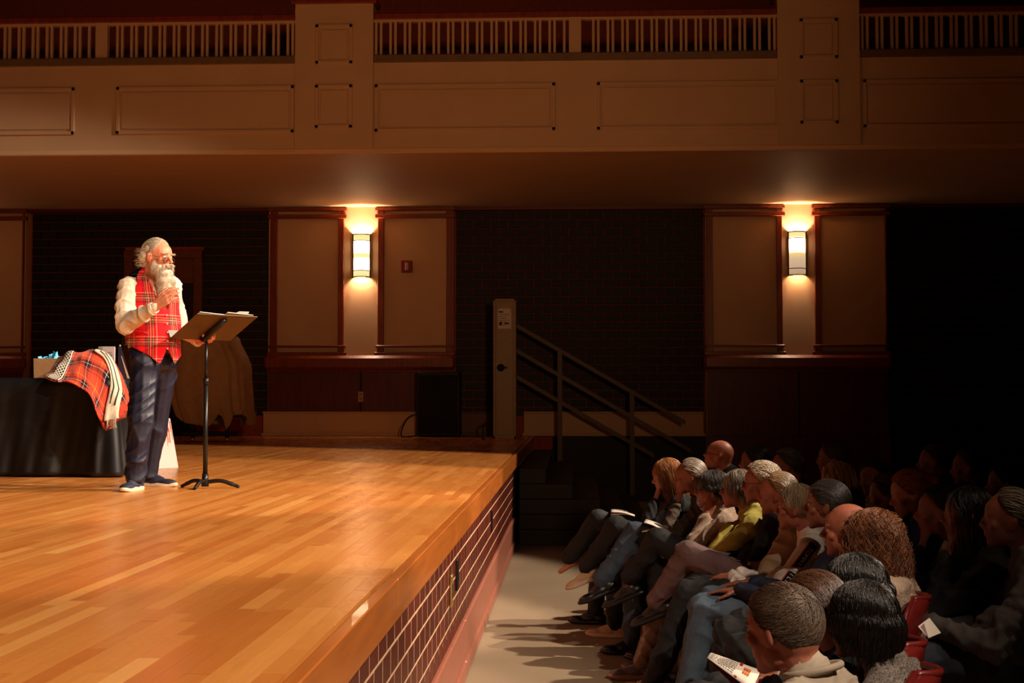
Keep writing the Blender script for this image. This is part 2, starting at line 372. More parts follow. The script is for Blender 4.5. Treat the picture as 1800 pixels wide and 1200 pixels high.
for a, b in piers_px:
    box_o('pier', (bx(a), -.075, .03), (bx(b), .18, zf(6)), CREAM, bal)
    box_o('pier_cap', (bx(a)-.05, -.12, zf(6)), (bx(b)+.05, .22, zf(6)+.06), CHERRY, bal, .01)
    m_ = (bx(a)+bx(b))/2; hw = .23
    raised(m_-hw, m_+hw, zf(225), zf(148), -.075); raised(m_-hw, m_+hw, zf(112), zf(42), -.075)
TAUPE = mat('taupe_rail', srgb(120, 92, 62), .5)
def railing(x0, x1, posts=()):
    r = empty('balcony_railing', ((x0+x1)/2, YB, ZT+zrail)); x0 -= r.location.x; x1 -= r.location.x
    hh = zf(26)-zrail
    box_o('bottom_rail', (x0, -.06, -.01), (x1, .09, .085), TAUPE, r, .008)
    box_o('top_rail', (x0, -.05, hh-.045), (x1, .09, hh+.03), CHERRY, r, .01)
    box_o('sub_rail', (x0, -.02, hh-.075), (x1, .05, hh-.04), CREAM, r)
    ps = [p-r.location.x for p in posts]
    for p in ps: box_o('post', (p-.075, -.03, .08), (p+.075, .06, hh-.04), CREAM, r, .004)
    sm = MB().box((-.016, -.012, .08), (.016, .03, hh-.07), .003).mesh(); sm.materials.append(CREAM)
    sp = .177; n = int((x1-x0)/sp); off = ((x1-x0)-n*sp)/2
    for i in range(n+1):
        for dxx in (-.03, .03):
            x = x0+off+i*sp+dxx
            if x < x0+.02 or x > x1-.02 or any(abs(x-p) < .11 for p in ps): continue
            o = bpy.data.objects.new('baluster', sm); o.parent = r; o.location = (x, 0, 0); COL.objects.link(o)
    return r
tag(railing(bx(-205), bx(517), [bx(172)]), 'balcony railing with paired slats at the left end, left of the first pier', 'railing', 'balcony railings')
tag(railing(bx(655), bx(1370), [bx(1012)]), 'long balcony railing with paired slats between the two panelled piers', 'railing', 'balcony railings')
tag(railing(bx(1515), bx(2260), [bx(1880)]), 'dim balcony railing with paired slats at the right end, right of the second pier', 'railing', 'balcony railings')
# ---- stage floor planks
XE = -.612; XI = -.662; ZS = STG
planks = []
pw = .0572; xx = XI-.004
while xx > -9.6:
    y = 2.2-random.uniform(0, 1.2)
    while y < YW-.16:
        L_ = random.choice((.35, .5, .7, .9, 1.2, 1.5, 1.9))*random.uniform(.8, 1.2); y1 = min(y+L_, YW-.14)
        planks.append((xx-pw, xx, max(y, 1.3), y1)); y = y1
        if YW-.14-y < .1: break
    xx -= pw
tones = RNG.beta(2.6, 2.6, len(planks))
def vis_area(p):
    x0, x1, y0, y1 = p; yc = max((y0+y1)/2, 2.9); px = 1007+(x0+x1)/2*F/yc
    if px < -60 or y1 < 3.0: return 0
    return pw*min(y1-y0, 1.3)*F*F*.644/yc**3
order = sorted(range(len(planks)), key=lambda i: -vis_area(planks[i]))
deck = empty('stage_floor', (-3, 6, STG)); S(deck)
def plank_mesh(idx):
    mb = MB(); tn = []
    for i in idx:
        x0, x1, y0, y1 = planks[i]; g = .0007; dz_ = random.uniform(-.0004, .0004); n0 = len(mb.v)
        mb.box((x0+g+3, y0+g-6, -.02), (x1-g+3, y1-g-6, dz_)); tn += [float(tones[i])]*(len(mb.v)-n0)
    me = mb.mesh(); a = me.attributes.new('tone', 'FLOAT', 'POINT'); a.data.foreach_set('value', tn); me.materials.append(FLOORW); return me
for i in order[:300]: obj('plank', plank_mesh([i]), None, deck)
o = obj('planks', plank_mesh(order[300:]), None, deck); o['kind'] = 'stuff'
# nosing board, brick front, skirting
edge = empty('stage_front', (XE, 8, 0)); S(edge)
ys = [1.3, 3.0, 4.75, 7.1, 9.4, 12.2, 15.05]+[YW-.02]
for a, b in zip(ys[:-1], ys[1:]):
    box_o('nosing_board', (-.040, a-8+.001, STG-.142), (0, b-8-.001, STG+.001), NOSE, edge, .004)
box_o('core', (-.12, 1.3-8, 0), (-.046, YW-.02-8, STG-.03), BLACK, edge)
XF = -.035
box_o('mortar_bed', (-.1, 1.3-8, .40), (XF-.0008, YW-8-.02, STG-.1), MORTARS, edge)
zk = STG-(1.316-.644); bhh = .1055; bl = .203
sb = MB().box((-.05, -bl/2+.007, -bhh/2+.0055), (0, bl/2-.007, bhh/2-.0055), .0006).mesh(); sb.materials.append(BRICKS)
cells = []
for c in range(5):
    y = 3.4+(bl/2 if c % 2 else 0)
    while y < 16.3: cells.append((y, zk+bhh*(c+.5))); y += bl
cells.sort(); 
for y, z in cells[:300]:
    o = bpy.data.objects.new('brick', sb); o.parent = edge; o.location = (XF, y-8, z); COL.objects.link(o)
mb = MB()
for y, z in cells[300:]: mb.box((XF-.05, y-8-bl/2+.005, z-bhh/2+.0055), (XF, y-8+bl/2-.005, z+bhh/2-.0055))
for c in range(5):
    y = 3.4+(bl/2 if c % 2 else 0)-bl
    while y > 1.4: mb.box((XF-.05, y-8-bl/2+.005, zk+bhh*c+.0055), (XF, y-8+bl/2-.005, zk+bhh*(c+1)-.0055)); y -= bl
o = mb.build('bricks', BRICKS, edge); o['kind'] = 'stuff'
for a, b in ((1.3, 7.95), (7.952, 14.6)):
    box_o('skirting_board', (XF-.02, a-8, 0), (XF+.012, b-8, zk-.02), SKIRT, edge, .003)
    box_o('skirting_cap', (XF-.02, a-8, zk-.045), (XF+.02, b-8, zk+.003), SKIRT, edge, .008)
    box_o('skirting_foot', (XF-.02, a-8, 0), (XF+.028, b-8, .10), SKIRT, edge, .012)
# outlets on the stage front
BRASS = mat('brass', srgb(210, 170, 100), .35, .8)
def face_plate(px, Yp, z, m, label, cat, name, h=.115):
    t = empty(name, (XE+XF+.001, Yp, z)); box_o('cover', (0, -.04, -h/2), (.012, .04, h/2), m, t, .003); box_o('socket', (.011, -.02, -.035), (.015, .02, .035), BLACK, t); tag(t, label, cat)
DARKP = mat('dark_plate', srgb(20, 14, 12), .4)
face_plate(0, 7.15, .62, BRASS, 'pale metal outlet cover on the brick stage front', 'outlet', 'outlet_cover', .17)
face_plate(0, 7.50, .66, DARKP, 'dark wall plate on the stage bricks next to the pale cover', 'outlet', 'outlet_plate', .17)
face_plate(0, 10.7, .66, DARKP, 'dark wall plate on the stage bricks at the far end near the stairs', 'outlet', 'outlet_plate', .17)
# stairs block beside the stage, with hand rails
YS0, YS1 = 15.0, 20.2
st = empty('stage_stairs', (XE, (YS0+YS1)/2, 0)); D = (YS1-YS0)/2
for i in range(5):
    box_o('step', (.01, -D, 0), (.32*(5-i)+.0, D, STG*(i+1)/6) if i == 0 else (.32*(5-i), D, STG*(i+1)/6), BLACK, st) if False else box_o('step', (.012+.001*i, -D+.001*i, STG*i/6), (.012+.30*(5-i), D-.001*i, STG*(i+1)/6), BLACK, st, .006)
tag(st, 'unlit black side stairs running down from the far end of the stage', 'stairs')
RAILM = mat('rail_paint', srgb(96, 72, 50), .5)
hr = empty('stair_railing', (X(985, 20.6), 20.6, 0)); YR = 20.6
def rl(px, py_): v = P(px, py_, YR); return (v.x-hr.location.x, 0, v.z)
for y0, y1, xe in ((572, 741, 1205), (616, 790, 1215), (662, 806, 1150)):
    a, b = Vector(rl(908, y0)), Vector(rl(xe, y0+(xe-908)*.575)); n = Vector((0, 0, .033))
    MB().prism([a-n, b-n, b+n, a+n], (0, .05, 0)).build('hand_rail', RAILM, hr)
for px, y0 in ((984, 617), (1111, 690)):
    a = Vector(rl(px, y0)); box_o('post', (a.x-.035, .003, 0), (a.x+.035, .047, a.z), RAILM, hr)
tag(hr, 'three-bar metal stair railing sloping down beside the lift tower', 'railing')
# wheelchair-lift tower
YT = 20.0; tx = X(887, YT); tw = 20*YT/F; tz = P(887, 525, YT).z-STG
T = empty('lift_tower', (tx, YT, STG)); TOW = mat('tower_paint', srgb(158, 132, 96), .42, var=.05)
box_o('housing', (-tw, 0, 0), (tw, .28, tz), TOW, T, .006)
mb = MB()
for a, b in (((-tw, 0), (-tw+.03, tz)), ((tw-.03, 0), (tw, tz)), ((-tw, tz-.03), (tw, tz)), ((-tw, 0), (tw, .04))): mb.box((a[0], -.02, a[1]), (b[0], 0, b[1]), .004)
mb.build('frame', TOW, T); box_o('door_panel', (-tw+.045, -.008, .055), (tw-.045, 0, tz-.05), TOW, T, .003)
tube_o('lock_knob', [(-.055, -.005, P(887, 646, YT).z-STG), (-.055, -.04, P(887, 646, YT).z-STG)], .055, BLACK, T, 20)
box_o('knob_lever', (-.03, -.045, P(887, 646, YT).z-STG-.012), (.04, -.03, P(887, 646, YT).z-STG+.012), BLACK, T, .004)
PAPER = mat('paper', srgb(232, 220, 206), .6, var=.02); INK = mat('ink', srgb(40, 30, 30), .6)
zn = P(887, 560, YT).z-STG
nb = box_o('notice', (-.1, -.014, -.15), (.1, -.009, .15), PAPER, T, .002); nb.location = (0, 0, zn)
mb = MB(); mb.box((-.085, -.016, .09), (-.02, -.0135, .11)); mb.box((-.08, -.016, -.1), (-.04, -.0135, -.045))
for k in range(6): mb.box((-.08, -.0155, .06-.03*k), (random.uniform(.03, .085), -.0135, .066-.03*k))
mb.box((0, -.016, -.08), (.07, -.0135, -.06)); q = mb.build('print', INK, nb)
hl = MB(); hl.tube([(-.11, -.02, -.05), (-.118, -.02, 0), (-.1, -.02, .1), (-.06, -.02, .16), (0, -.02, .175), (.06, -.02, .16), (.1, -.02, .1), (.118, -.02, 0), (.11, -.02, -.05)], .006, 8).build('plastic_holder', mat('clear_holder', srgb(210, 190, 170), .15), nb, True)
tag(T, 'tall narrow painted metal lift tower with a posted notice and round lock', 'lift tower')
# black speaker box by the wall
YK = 20.7; x0, x1 = X(732, YK), X(808, YK); zt = P(770, 653, YK).z-STG
K = empty('speaker_box', ((x0+x1)/2, YK, STG)); hw = (x1-x0)/2
box_o('cabinet', (-hw, 0, .02), (hw, .38, zt), BLACK, K, .012)
for sx in (-1, 1):
    for yy in (.05, .33): MB().tube([(sx*(hw-.06), yy, 0), (sx*(hw-.06), yy, .02)], .02, 10).build('foot', BLACK, K)
box_o('grille', (-hw+.03, -.012, .05), (hw-.03, 0, zt-.05), mat('speaker_grille', srgb(10, 9, 9), .8, bump=.5, bscale=400), K, .003)
tag(K, 'large black speaker cabinet standing against the wall beside the wood pilaster', 'speaker')
def cable(name, pts, r, label):
    c = catmull(pts, 6); o = tube_o(name, [Vector(p) for p in c], r, BLACK); tag(o, label, 'cable'); return o
cable('cable', [P(732, 728, 20.55), P(720, 732, 20.55), P(708, 750, 20.55), (X(706, 20.55), 20.55, STG+.015), (X(722, 20.6), 20.6, STG+.012), (X(731, 20.7), 20.7, STG+.02)], .011, 'black cable looping out beside the speaker cabinet')
cable('cable', [P(867, 741, 20.1), P(857, 741, 20.1), P(850, 747, 20.1), (X(849, 20.1), 20.1, STG+.05), (X(848, 19.9), 19.9, STG+.013), (X(852, 19.4), 19.4, STG+.013)], .011, 'black cable running down the left side of the lift tower')
# outlet on pier, fire strobe
PL = mat('outlet_plate_beige', srgb(190, 160, 120), .4)
v = P(634, 697, YW-.17); t = empty('wall_outlet', v); box_o('cover', (-.04, -.005, -.08), (.04, .006, .08), PL, t, .003)
for s in (-1, 1): box_o('socket', (-.022, -.009, s*.036-.02), (.022, -.004, s*.036+.02), mat('socket_face', srgb(150, 120, 86), .4), t, .003)
tag(t, 'beige wall outlet on the dark wood panel under the left sconce', 'outlet')
v = P(715, 468.5, YW-.155); t = empty('fire_alarm', v); box_o('housing', (-.09, -.045, -.095), (.09, .01, .095), mat('red_plastic', srgb(150, 16, 14), .4), t, .008)
box_o('strobe_lens', (-.02, -.065, -.06), (.03, -.045, .06), mat('strobe_lens', srgb(220, 200, 190), .2), t, .008)
for k, ch in enumerate('FIRE'):
    c = bpy.data.curves.new('t', 'FONT'); c.body = ch; c.size = .03; c.extrude = .0006; c.align_x = 'CENTER'; c.materials.append(INK)
    o = text_mesh('letter', c, t); o.rotation_euler = (PI/2, 0, 0); o.location = (.005, -.0662, .032-k*.029)
tag(t, 'small red fire alarm with a white strobe on the cream panel', 'fire alarm')
# ---- sconces
def shade_mat(name, lo_dim):
    m = bpy.data.materials.new(name); m.use_nodes = True; nt = m.node_tree; b = nt.nodes['Principled BSDF']; L = nt.links.new
    tc = nd(nt, 'ShaderNodeTexCoord'); sp = nd(nt, 'ShaderNodeSeparateXYZ'); L(tc.outputs['Object'], sp.inputs[0])
    mr = nd(nt, 'ShaderNodeMapRange'); mr.inputs[1].default_value = -.34; mr.inputs[2].default_value = .34; L(sp.outputs[2], mr.inputs[0])
    r = nd(nt, 'ShaderNodeValToRGB'); e = r.color_ramp.elements
    if lo_dim: st_ = ((0, .42, .26, .16), (.14, .50, .34, .22), (.38, .62, .44, .28), (.50, .9, .60, .22), (.58, 5, 3.6, 1.9), (.7, 8, 6, 3.6), (.84, 8, 6, 3.6), (.87, 1.1, .85, .36), (1, 1.0, .74, .3))
    else: st_ = ((0, .95, .72, .32), (.15, 1.1, .88, .40), (.18, 8, 6.2, 3.8), (.38, 8, 6.2, 3.8), (.46, 1.15, .88, .36), (.54, 1.15, .88, .36), (.62, 8, 6.2, 3.8), (.83, 8, 6.2, 3.8), (.86, 1.1, .86, .36), (1, .95, .72, .30))
    e[0].position = 0; e[0].color = (*[c/12 for c in st_[0][1:]], 1); e[1].position = 1; e[1].color = (*[c/12 for c in st_[-1][1:]], 1)
    for s_ in st_[1:-1]: q = e.new(s_[0]); q.color = (*[c/12 for c in s_[1:]], 1)
    L(mr.outputs[0], r.inputs[0]); L(r.outputs[0], b.inputs['Emission Color']); b.inputs['Emission Strength'].default_value = 12
    b.inputs['Base Color'].default_value = (.8, .7, .5, 1); b.inputs['Roughness'].default_value = .4; return m
BRZ = mat('bronze_frame', srgb(70, 44, 20), .4, .4)
def sconce(px, lo_dim, label):
    v = P(px, 450 if px < 1000 else 446, YW-.14); t = empty('wall_sconce', v); sm = shade_mat('sconce_shade_dim' if lo_dim else 'sconce_shade_lit', lo_dim)
    r, h, dp = .125, .335, .12
    arc = lambda rr, z, dd=dp: [(rr*math.cos(a), -.02-dd*math.sin(a)*rr/.125, z) for a in np.linspace(0, PI, 17)]
    G = [[tuple(p) for p in arc(r, z)] for z in np.linspace(-h, h, 9)]
    obj('shade', grid_mesh(G), sm, t)
    for z in (-h, -h+.1, h-.1, h): MB().tube(arc(r+.006, z), .007 if abs(z) < h else .009, 6).build('band', BRZ, t, True)
    for s in (-1, 1): box_o('side_bar', (s*(r+.002), -.035, -h-.01), (s*(r+.02), 0, h+.01), BRZ, t, .003)
    box_o('back_plate', (-r, -.012, -h), (r, 0, h), mat('sconce_back', srgb(200, 180, 150), .5), t)
    tag(t, label, 'wall lamp')
    for z, pw_ in ((.22, 60 if lo_dim else 72), (-.22, 9 if lo_dim else 24)):
        d_ = bpy.data.lights.new('sconce_bulb', 'POINT'); d_.energy = pw_; d_.color = (1, .68, .45); d_.shadow_soft_size = .025
        o = bpy.data.objects.new('sconce_bulb', d_); o.location = v+Vector((0, -.085, z)); COL.objects.link(o)
sconce(636, False, 'lit curved wall sconce on the left cream pilaster above the stage, evenly bright')
sconce(1401, True, 'wall sconce on the right pilaster above the audience, its lower half dim')
sconce(-125, False, 'lit curved wall sconce beyond the left edge of the stage wall')
# ================================================================== THE SPEAKER'S CORNER
# ---- music stand
def A(px, py_, Y): return P(px, py_, Y)
BM = mat('black_metal', srgb(22, 19, 17), .38, .3, bump=.03)
YM = 9.28
c0 = A(360.5, 850, YM); MS = empty('music_stand', (c0.x, YM, STG))
def lm(px, py_, Y=YM): return A(px, py_, Y)-MS.location
hub = lm(360, 847).z
tube_o('lower_tube', [(0, 0, hub-.02), (0, 0, lm(361, 668).z)], .0165, BM, MS, 14); tube_o('hub', [(0, 0, hub-.03), (0, 0, hub+.06)], [.026, .02], BM, MS, 14)
tube_o('collar', [(0, 0, lm(361, 676).z), (0, 0, lm(361, 664).z)], .021, BM, MS, 14); tube_o('upper_tube', [(0, 0, lm(361, 668).z), (.0, 0, lm(361, 600).z)], .0115, BM, MS, 12)
for (px, dy) in ((319, .06), (342, -.17), (421, .03)):
    e = lm(px, 850, YM+dy); e.z = .008; mid = Vector((e.x*.45, e.y*.45, hub+.008))
    MB().tube(catmull([(0, 0, hub), mid, (e.x*.8, e.y*.8, hub*.6), e], 5), [.014]*11+[.012]*5, 10).build('leg', BM, MS, True)
f = Vector((.78, -.62, 0)).normalized(); sd = Vector((.62, .78, 0)).normalized(); tl = math.radians(27); up = f*math.cos(tl)+Vector((0, 0, math.sin(tl)))
a0 = A(299, 594, YM-.19)-MS.location; DW, DH = .50, .345; nrm = up.cross(sd)*-1
def slab(o, u, v, w, t, n): return [o, o+u*w, o+u*w+v*t, o+v*t], n
DK = mat('stand_desk_bronze', srgb(88, 62, 32), .42, .35, bump=.02)
MB().prism([a0, a0+sd*DW, a0+sd*DW+up*DH, a0+up*DH], nrm*.004).build('desk', DK, MS)
lip = -nrm if nrm.z < 0 else nrm
MB().prism([a0, a0+sd*DW, a0+sd*DW+lip*.06, a0+lip*.06], up*.004).build('lip', mat('lip_grey', srgb(110, 104, 96), .45, .3), MS)
MB().prism([a0+up*(DH*.93)+sd*.02-lip*.003, a0+up*(DH*.93)+sd*(DW-.02)-lip*.003, a0+up*(DH*.95)+sd*(DW-.02)-lip*.003, a0+up*(DH*.95)+sd*.02-lip*.003], -lip*.003).build('desk_fold', DK, MS)
mc = a0+sd*DW*.5-lip*.012; pt = Vector((0, 0, lm(361, 600).z))
MB().tube([mc+up*.03, mc+up*.30], [.032, .02], 10).build('bracket', BM, MS, True)
MB().tube([pt, mc+up*.06], .014, 10).build('tilt_arm', BM, MS, True)
k = lm(358, 589, YM-.05); MB().ball(k, .0165).build('knob', mat('brass_knob', srgb(190, 150, 96), .3, .6), MS, True)
tag(MS, 'black music stand with a bronze desk tilted toward the bearded speaker', 'music stand')
# papers on the stand
pp = empty('sheet_music', MS.location+a0+lip*.008)
for i, (u0, u1, off, tw_) in enumerate(((.02, .25, .0, 0), (.24, .47, .012, .02))):
    q = [sd*u0+up*(.008), sd*u1+up*.008, sd*u1+up*(.33+off), sd*u0+up*(.35+off)]
    MB().prism([x+lip*(.002*i) for x in q], lip*.003).build('page', PAPER, pp)
q = [sd*.30+up*.335+lip*.004, sd*.42+up*.35+lip*.004, sd*.42+up*.365+lip*.012, sd*.34+up*.362+lip*.012]
MB().prism(q, lip*.002).build('page', PAPER, pp)
tag(pp, 'white script pages lying on the tilted music stand', 'papers')
# ---- table with black cloth
YTB = 10.5; zt = A(60, 665, YTB).z; tr = PXY(196, YTB); tL = tr-2.6; td = .78
tb = empty('folding_table', ((tr+tL)/2, YTB+td/2, STG)); hx = (tr-tL)/2-.04
box_o('table_top', (-hx, -td/2+.03, zt-STG-.045), (hx, td/2-.03, zt-STG-.012), mat('table_laminate', srgb(150, 130, 110), .5), tb, .006)
for sx in (-1, 1):
    for sy in (-1, 1): tube_o('leg', [(sx*(hx-.15), sy*.27, 0), (sx*(hx-.12), sy*.27, zt-STG-.045)], .014, STEEL, tb)
tag(tb, 'folding table hidden under the black cloth beside the speaker', 'table')
def cloth_skirt():
    path = []; r = .06
    xs0, xs1, y0, y1 = tL, tr, YTB, YTB+td
    def seg(a, b, n): return [(a[0]+(b[0]-a[0])*i/n, a[1]+(b[1]-a[1])*i/n) for i in range(n)]
    def arc(cx, cy, a0, a1): return [(cx+r*math.cos(a), cy+r*math.sin(a)) for a in np.linspace(a0, a1, 7)[:-1]]
    path = seg((xs0+r, y0), (xs1-r, y0), 150)+arc(xs1-r, y0+r, -PI/2, 0)+seg((xs1, y0+r), (xs1, y1-r), 50)+arc(xs1-r, y1-r, 0, PI/2)+seg((xs1-r, y1), (xs0+r, y1), 100)+arc(xs0+r, y1-r, PI/2, PI)+seg((xs0, y1-r), (xs0, y0+r), 40)+arc(xs0+r, y0+r, PI, 1.5*PI)
    path = np.array(path); n = len(path); cx = path.mean(0); s_ = np.arange(n)
    tan = np.roll(path, -1, 0)-np.roll(path, 1, 0); tan /= np.linalg.norm(tan, axis=1)[:, None]; nr = np.stack([tan[:, 1], -tan[:, 0]], 1)
    L = np.cumsum(np.r_[0, np.linalg.norm(np.diff(path, axis=0), axis=1)])
    rows = []
    H = zt-STG
    for k, t in enumerate(np.linspace(0, 1, 22)):
        fold = (np.sin(L*17+np.sin(L*5)*1.6)+.5*np.sin(L*31+1))*.020*t**.8+.012*t+.012*np.sin(L*60+t*9)*t*.3
        corner = np.exp(-((path[:, 0]-xs1)**2+(path[:, 1]-y0)**2)/.02)*.10*t + np.exp(-((path[:, 0]-xs1)**2+(path[:, 1]-y0)**2)/.01)*.03*np.sin(L*60)*t
        p = path+nr*(fold+corner)[:, None]; z = zt-H*t*.992+(.010 if k == 0 else 0)
        if k == 0: p = path-nr*.02; z = zt+.004
        rows.append(np.c_[p, np.full(n, z)+ (np.abs(fold)*.25*t)])
    inner = np.c_[(path-cx)*.5+cx, np.full(n, zt+.004)]; mid = np.c_[(path-cx)*.001+cx, np.full(n, zt+.004)]
    return grid_mesh(np.stack([mid, inner]+rows), closed=True, thick=.003)
tag(obj('tablecloth', cloth_skirt(), CLOTHB), 'black cloth draped to the floor over the table at the left', 'tablecloth')
# ---- things on the table
ROW = lambda Y, pts: [A(x, y, Y) for x, y in pts]
ctrl = [ROW(11.0, [(106, 646), (122, 634), (150, 632), (178, 634), (205, 655), (224, 700)]),
        ROW(10.80, [(103, 630), (124, 620), (150, 617), (180, 619), (208, 645), (226, 690)]),
        ROW(10.58, [(94, 643), (119, 640), (148, 638), (182, 650), (212, 682), (229, 708)]),
        ROW(10.43, [(85, 656), (114, 660), (147, 664), (172, 690), (200, 716), (231, 722)]),
        ROW(10.33, [(78, 663), (110, 669), (140, 679), (158, 700), (184, 738), (231, 736)])]
# front fall: last row replaced by the hem line
hem = [(78, 664), (110, 670), (136, 678), (158, 694), (171, 722), (184, 755), (200, 745), (213, 738), (231, 735)]
G = surf(ctrl, 8, 8); n, k, _ = G.shape
hemc = catmull([tuple(A(x, y, 10.30)) for x, y in hem], 12); hl_ = np.r_[0, np.cumsum(np.linalg.norm(np.diff(hemc, axis=0), axis=1))]
tt = np.linspace(0, hl_[-1], k); hemr = np.stack([np.interp(tt, hl_, hemc[:, i]) for i in range(3)], 1)
# blend the lowest rows to the hem
for i in range(n):
    wgt = max(0, (i/(n-1)-.55)/.45)**1.3
    G[i] = G[i]*(1-wgt)+hemr*wgt
u = np.linspace(0, 1.25, k)[None, :].repeat(n, 0); v_ = np.linspace(0, .95, n)[:, None].repeat(k, 1)
W = np.sin(u*21+v_*9)*.008+np.sin(u*9-v_*23)*.007
G = G+np.stack([W*0, -np.abs(W)*1.2, W*.8], -1)
UV = np.stack([u+.25*v_, v_-.12*u], -1)
bl = obj('tartan_blanket', grid_mesh(G, UV, thick=.006), BLANK); tag(bl, 'orange-red tartan blanket draped over the corner of the black table', 'blanket')
def G_at(a, b):                                        # a across 0..1, b down 0..1
    i = b*(n-1); j = a*(k-1); i0, j0 = int(min(i, n-2)), int(min(j, k-2)); fi, fj = i-i0, j-j0
    return (G[i0, j0]*(1-fi)*(1-fj)+G[i0+1, j0]*fi*(1-fj)+G[i0, j0+1]*(1-fi)*fj+G[i0+1, j0+1]*fi*fj)
def band(path, wd, lift=.016, nw=6, seg=8):
    c = catmull(path, seg); t = np.gradient(c, axis=0); t /= np.linalg.norm(t, axis=1)[:, None]; pr = np.stack([-t[:, 1], t[:, 0]], 1)
    GG = []; UVs = []; L = np.r_[0, np.cumsum(np.linalg.norm(np.diff(c*[1.25, .95], axis=0), axis=1))]
    for i in range(len(c)):
        row = []; ur = []
        for q in np.linspace(-1, 1, nw):
            ab = np.clip(c[i]+pr[i]*wd*q, 0, 1); p = G_at(*ab)+np.array([0, -lift, lift*.5]); row.append(p); ur.append(((q+1)*.5, L[i]))
        GG.append(row); UVs.append(ur)
    return np.array(GG), np.array(UVs)
def celtic_mat():
    m = bpy.data.materials.new('knotwork_band'); m.use_nodes = True; nt = m.node_tree; b = nt.nodes['Principled BSDF']; L = nt.links.new
    uv = nd(nt, 'ShaderNodeUVMap'); sp = nd(nt, 'ShaderNodeSeparateXYZ'); L(uv.outputs[0], sp.inputs[0])
    def M(op, a, b_=None):
        q = nd(nt, 'ShaderNodeMath', operation=op)
        for i, x in enumerate((a, b_)):
            if x is None: continue
            if isinstance(x, (int, float)): q.inputs[i].default_value = x
            else: L(x, q.inputs[i])
        return q.outputs[0]
    U = sp.outputs[0]; V = sp.outputs[1]
    s1 = M('ABSOLUTE', M('SINE', M('ADD', M('MULTIPLY', U, 9.5), M('MULTIPLY', V, 70)))); s2 = M('ABSOLUTE', M('SINE', M('SUBTRACT', M('MULTIPLY', U, 9.5), M('MULTIPLY', V, 70))))
    knot = M('GREATER_THAN', M('MINIMUM', s1, s2), .38)
    edge_ = M('GREATER_THAN', M('ABSOLUTE', M('SUBTRACT', U, .5)), .36); line = M('GREATER_THAN', M('ABSOLUTE', M('SUBTRACT', U, .5)), .42)
    a = M('MAXIMUM', M('MULTIPLY', M('SUBTRACT', 1.0, knot), M('SUBTRACT', 1.0, edge_)), line)
    mx = nd(nt, 'ShaderNodeMix', data_type='RGBA'); mx.inputs[6].default_value = srgb(24, 22, 22); mx.inputs[7].default_value = srgb(226, 210, 188); L(a, mx.inputs[0]); L(mx.outputs[2], b.inputs['Base Color'])
    b.inputs['Roughness'].default_value = .8; return m
g1, u1 = band([(.20, .22), (.17, .45), (.12, .70), (.075, .93)], .065)
s1 = obj('knotwork_scarf', grid_mesh(g1, u1, thick=.004), celtic_mat()); tag(s1, 'cream and black knotwork scarf band lying across the left of the tartan blanket', 'scarf')
SCF = mat('cream_scarf', srgb(244, 222, 190), .8, bump=.5, bscale=40, stretch=(8, 8, 1), sheen=.2)
g2, u2 = band([(.55, .22), (.66, .30), (.74, .42), (.78, .58), (.80, .72), (.83, .86)], .075, .022)
s2 = obj('cream_scarf', grid_mesh(g2, u2, thick=.006), SCF); tag(s2, 'cream fringed scarf with dark stripes hanging down the tartan blanket', 'scarf')
for off in (-.03, .034):
    g3, u3 = band([(.62+off, .27), (.70+off, .36), (.765+off, .52), (.79+off, .68)], .006, .030, 2)
    obj('stripe', grid_mesh(g3, u3, thick=.002), mat('scarf_stripe', srgb(50, 56, 48), .8), s2)
mb = MB()
for q in np.linspace(-.045, .05, 16):
    a = np.clip(.825+q, 0, 1); p = G_at(a, .84)+np.array([0, -.03, .01]); mb.tube([p, p+np.array([random.uniform(-.005, .005), -.006, -.03]), p+np.array([random.uniform(-.01, .01), -.004, -.07])], .0035, 5)
mb.build('fringe', SCF, s2)
# box holding up the blanket
b0 = A(128, 665, 10.75); bx_ = empty('storage_box', (b0.x, 10.83, zt+.006)); box_o('body', (-.02, -.1, 0), (.22, .14, .15), mat('cardboard', srgb(150, 110, 70), .8), bx_, .004); box_o('lid', (-.025, -.105, .15), (.225, .145, .165), MATS['cardboard'], bx_, .004)
tag(bx_, 'box on the table hidden beneath the tartan blanket', 'box')
# gift bag with blue tissue
YG = 11.1; g0 = A(87, 662, YG); gb = empty('gift_bag', (g0.x, YG, zt+.006)); KR = mat('kraft_paper', srgb(176, 128, 84), .75, bump=.15)
x0, x1 = A(65, 640, YG).x-g0.x, A(112, 640, YG).x-g0.x; hh = A(87, 630, YG).z-zt-.006
vs = []
for z_, e in ((0, 0), (hh, .006)):
    vs += [(x0-e, -.06, z_), ((x0+x1)/2, -.06, z_), (x1+e, -.06, z_), (x1+e, 0, z_), (x1+e, .06, z_), (x0-e, .06, z_), (x0-e, 0, z_)]
me = py(vs, [(i, (i+1) % 7, 7+(i+1) % 7, 7+i) for i in range(7)]+[tuple(range(7))[::-1]]); obj('bag', evalmods(me, [('SOLIDIFY', dict(thickness=.003))]), KR, gb)
mb = MB()
for i in range(14):
    c = Vector((random.uniform(x0+.02, x1-.02), random.uniform(-.04, .04), hh-.005)); h_ = random.uniform(.01, .03) if i < 9 else random.uniform(.04, .075)
    if i >= 9: c.x = (x0+x1)/2+random.uniform(-.0, .04)
    mb.add([c+Vector((-.02, 0, -.03)), c+Vector((.02, .01, -.03)), c+Vector((random.uniform(-.02, .02), .02, h_)), c+Vector((random.uniform(-.03, .03), -.02, h_*.8)), c+Vector((.0, -.025, -.02))], [(0, 1, 2), (0, 2, 3), (1, 4, 2), (4, 3, 2), (0, 3, 4)])
mb.build('tissue_paper', mat('blue_tissue', srgb(96, 196, 232), .6), gb)
tag(gb, 'brown paper gift bag with blue tissue at the left of the table', 'bag')
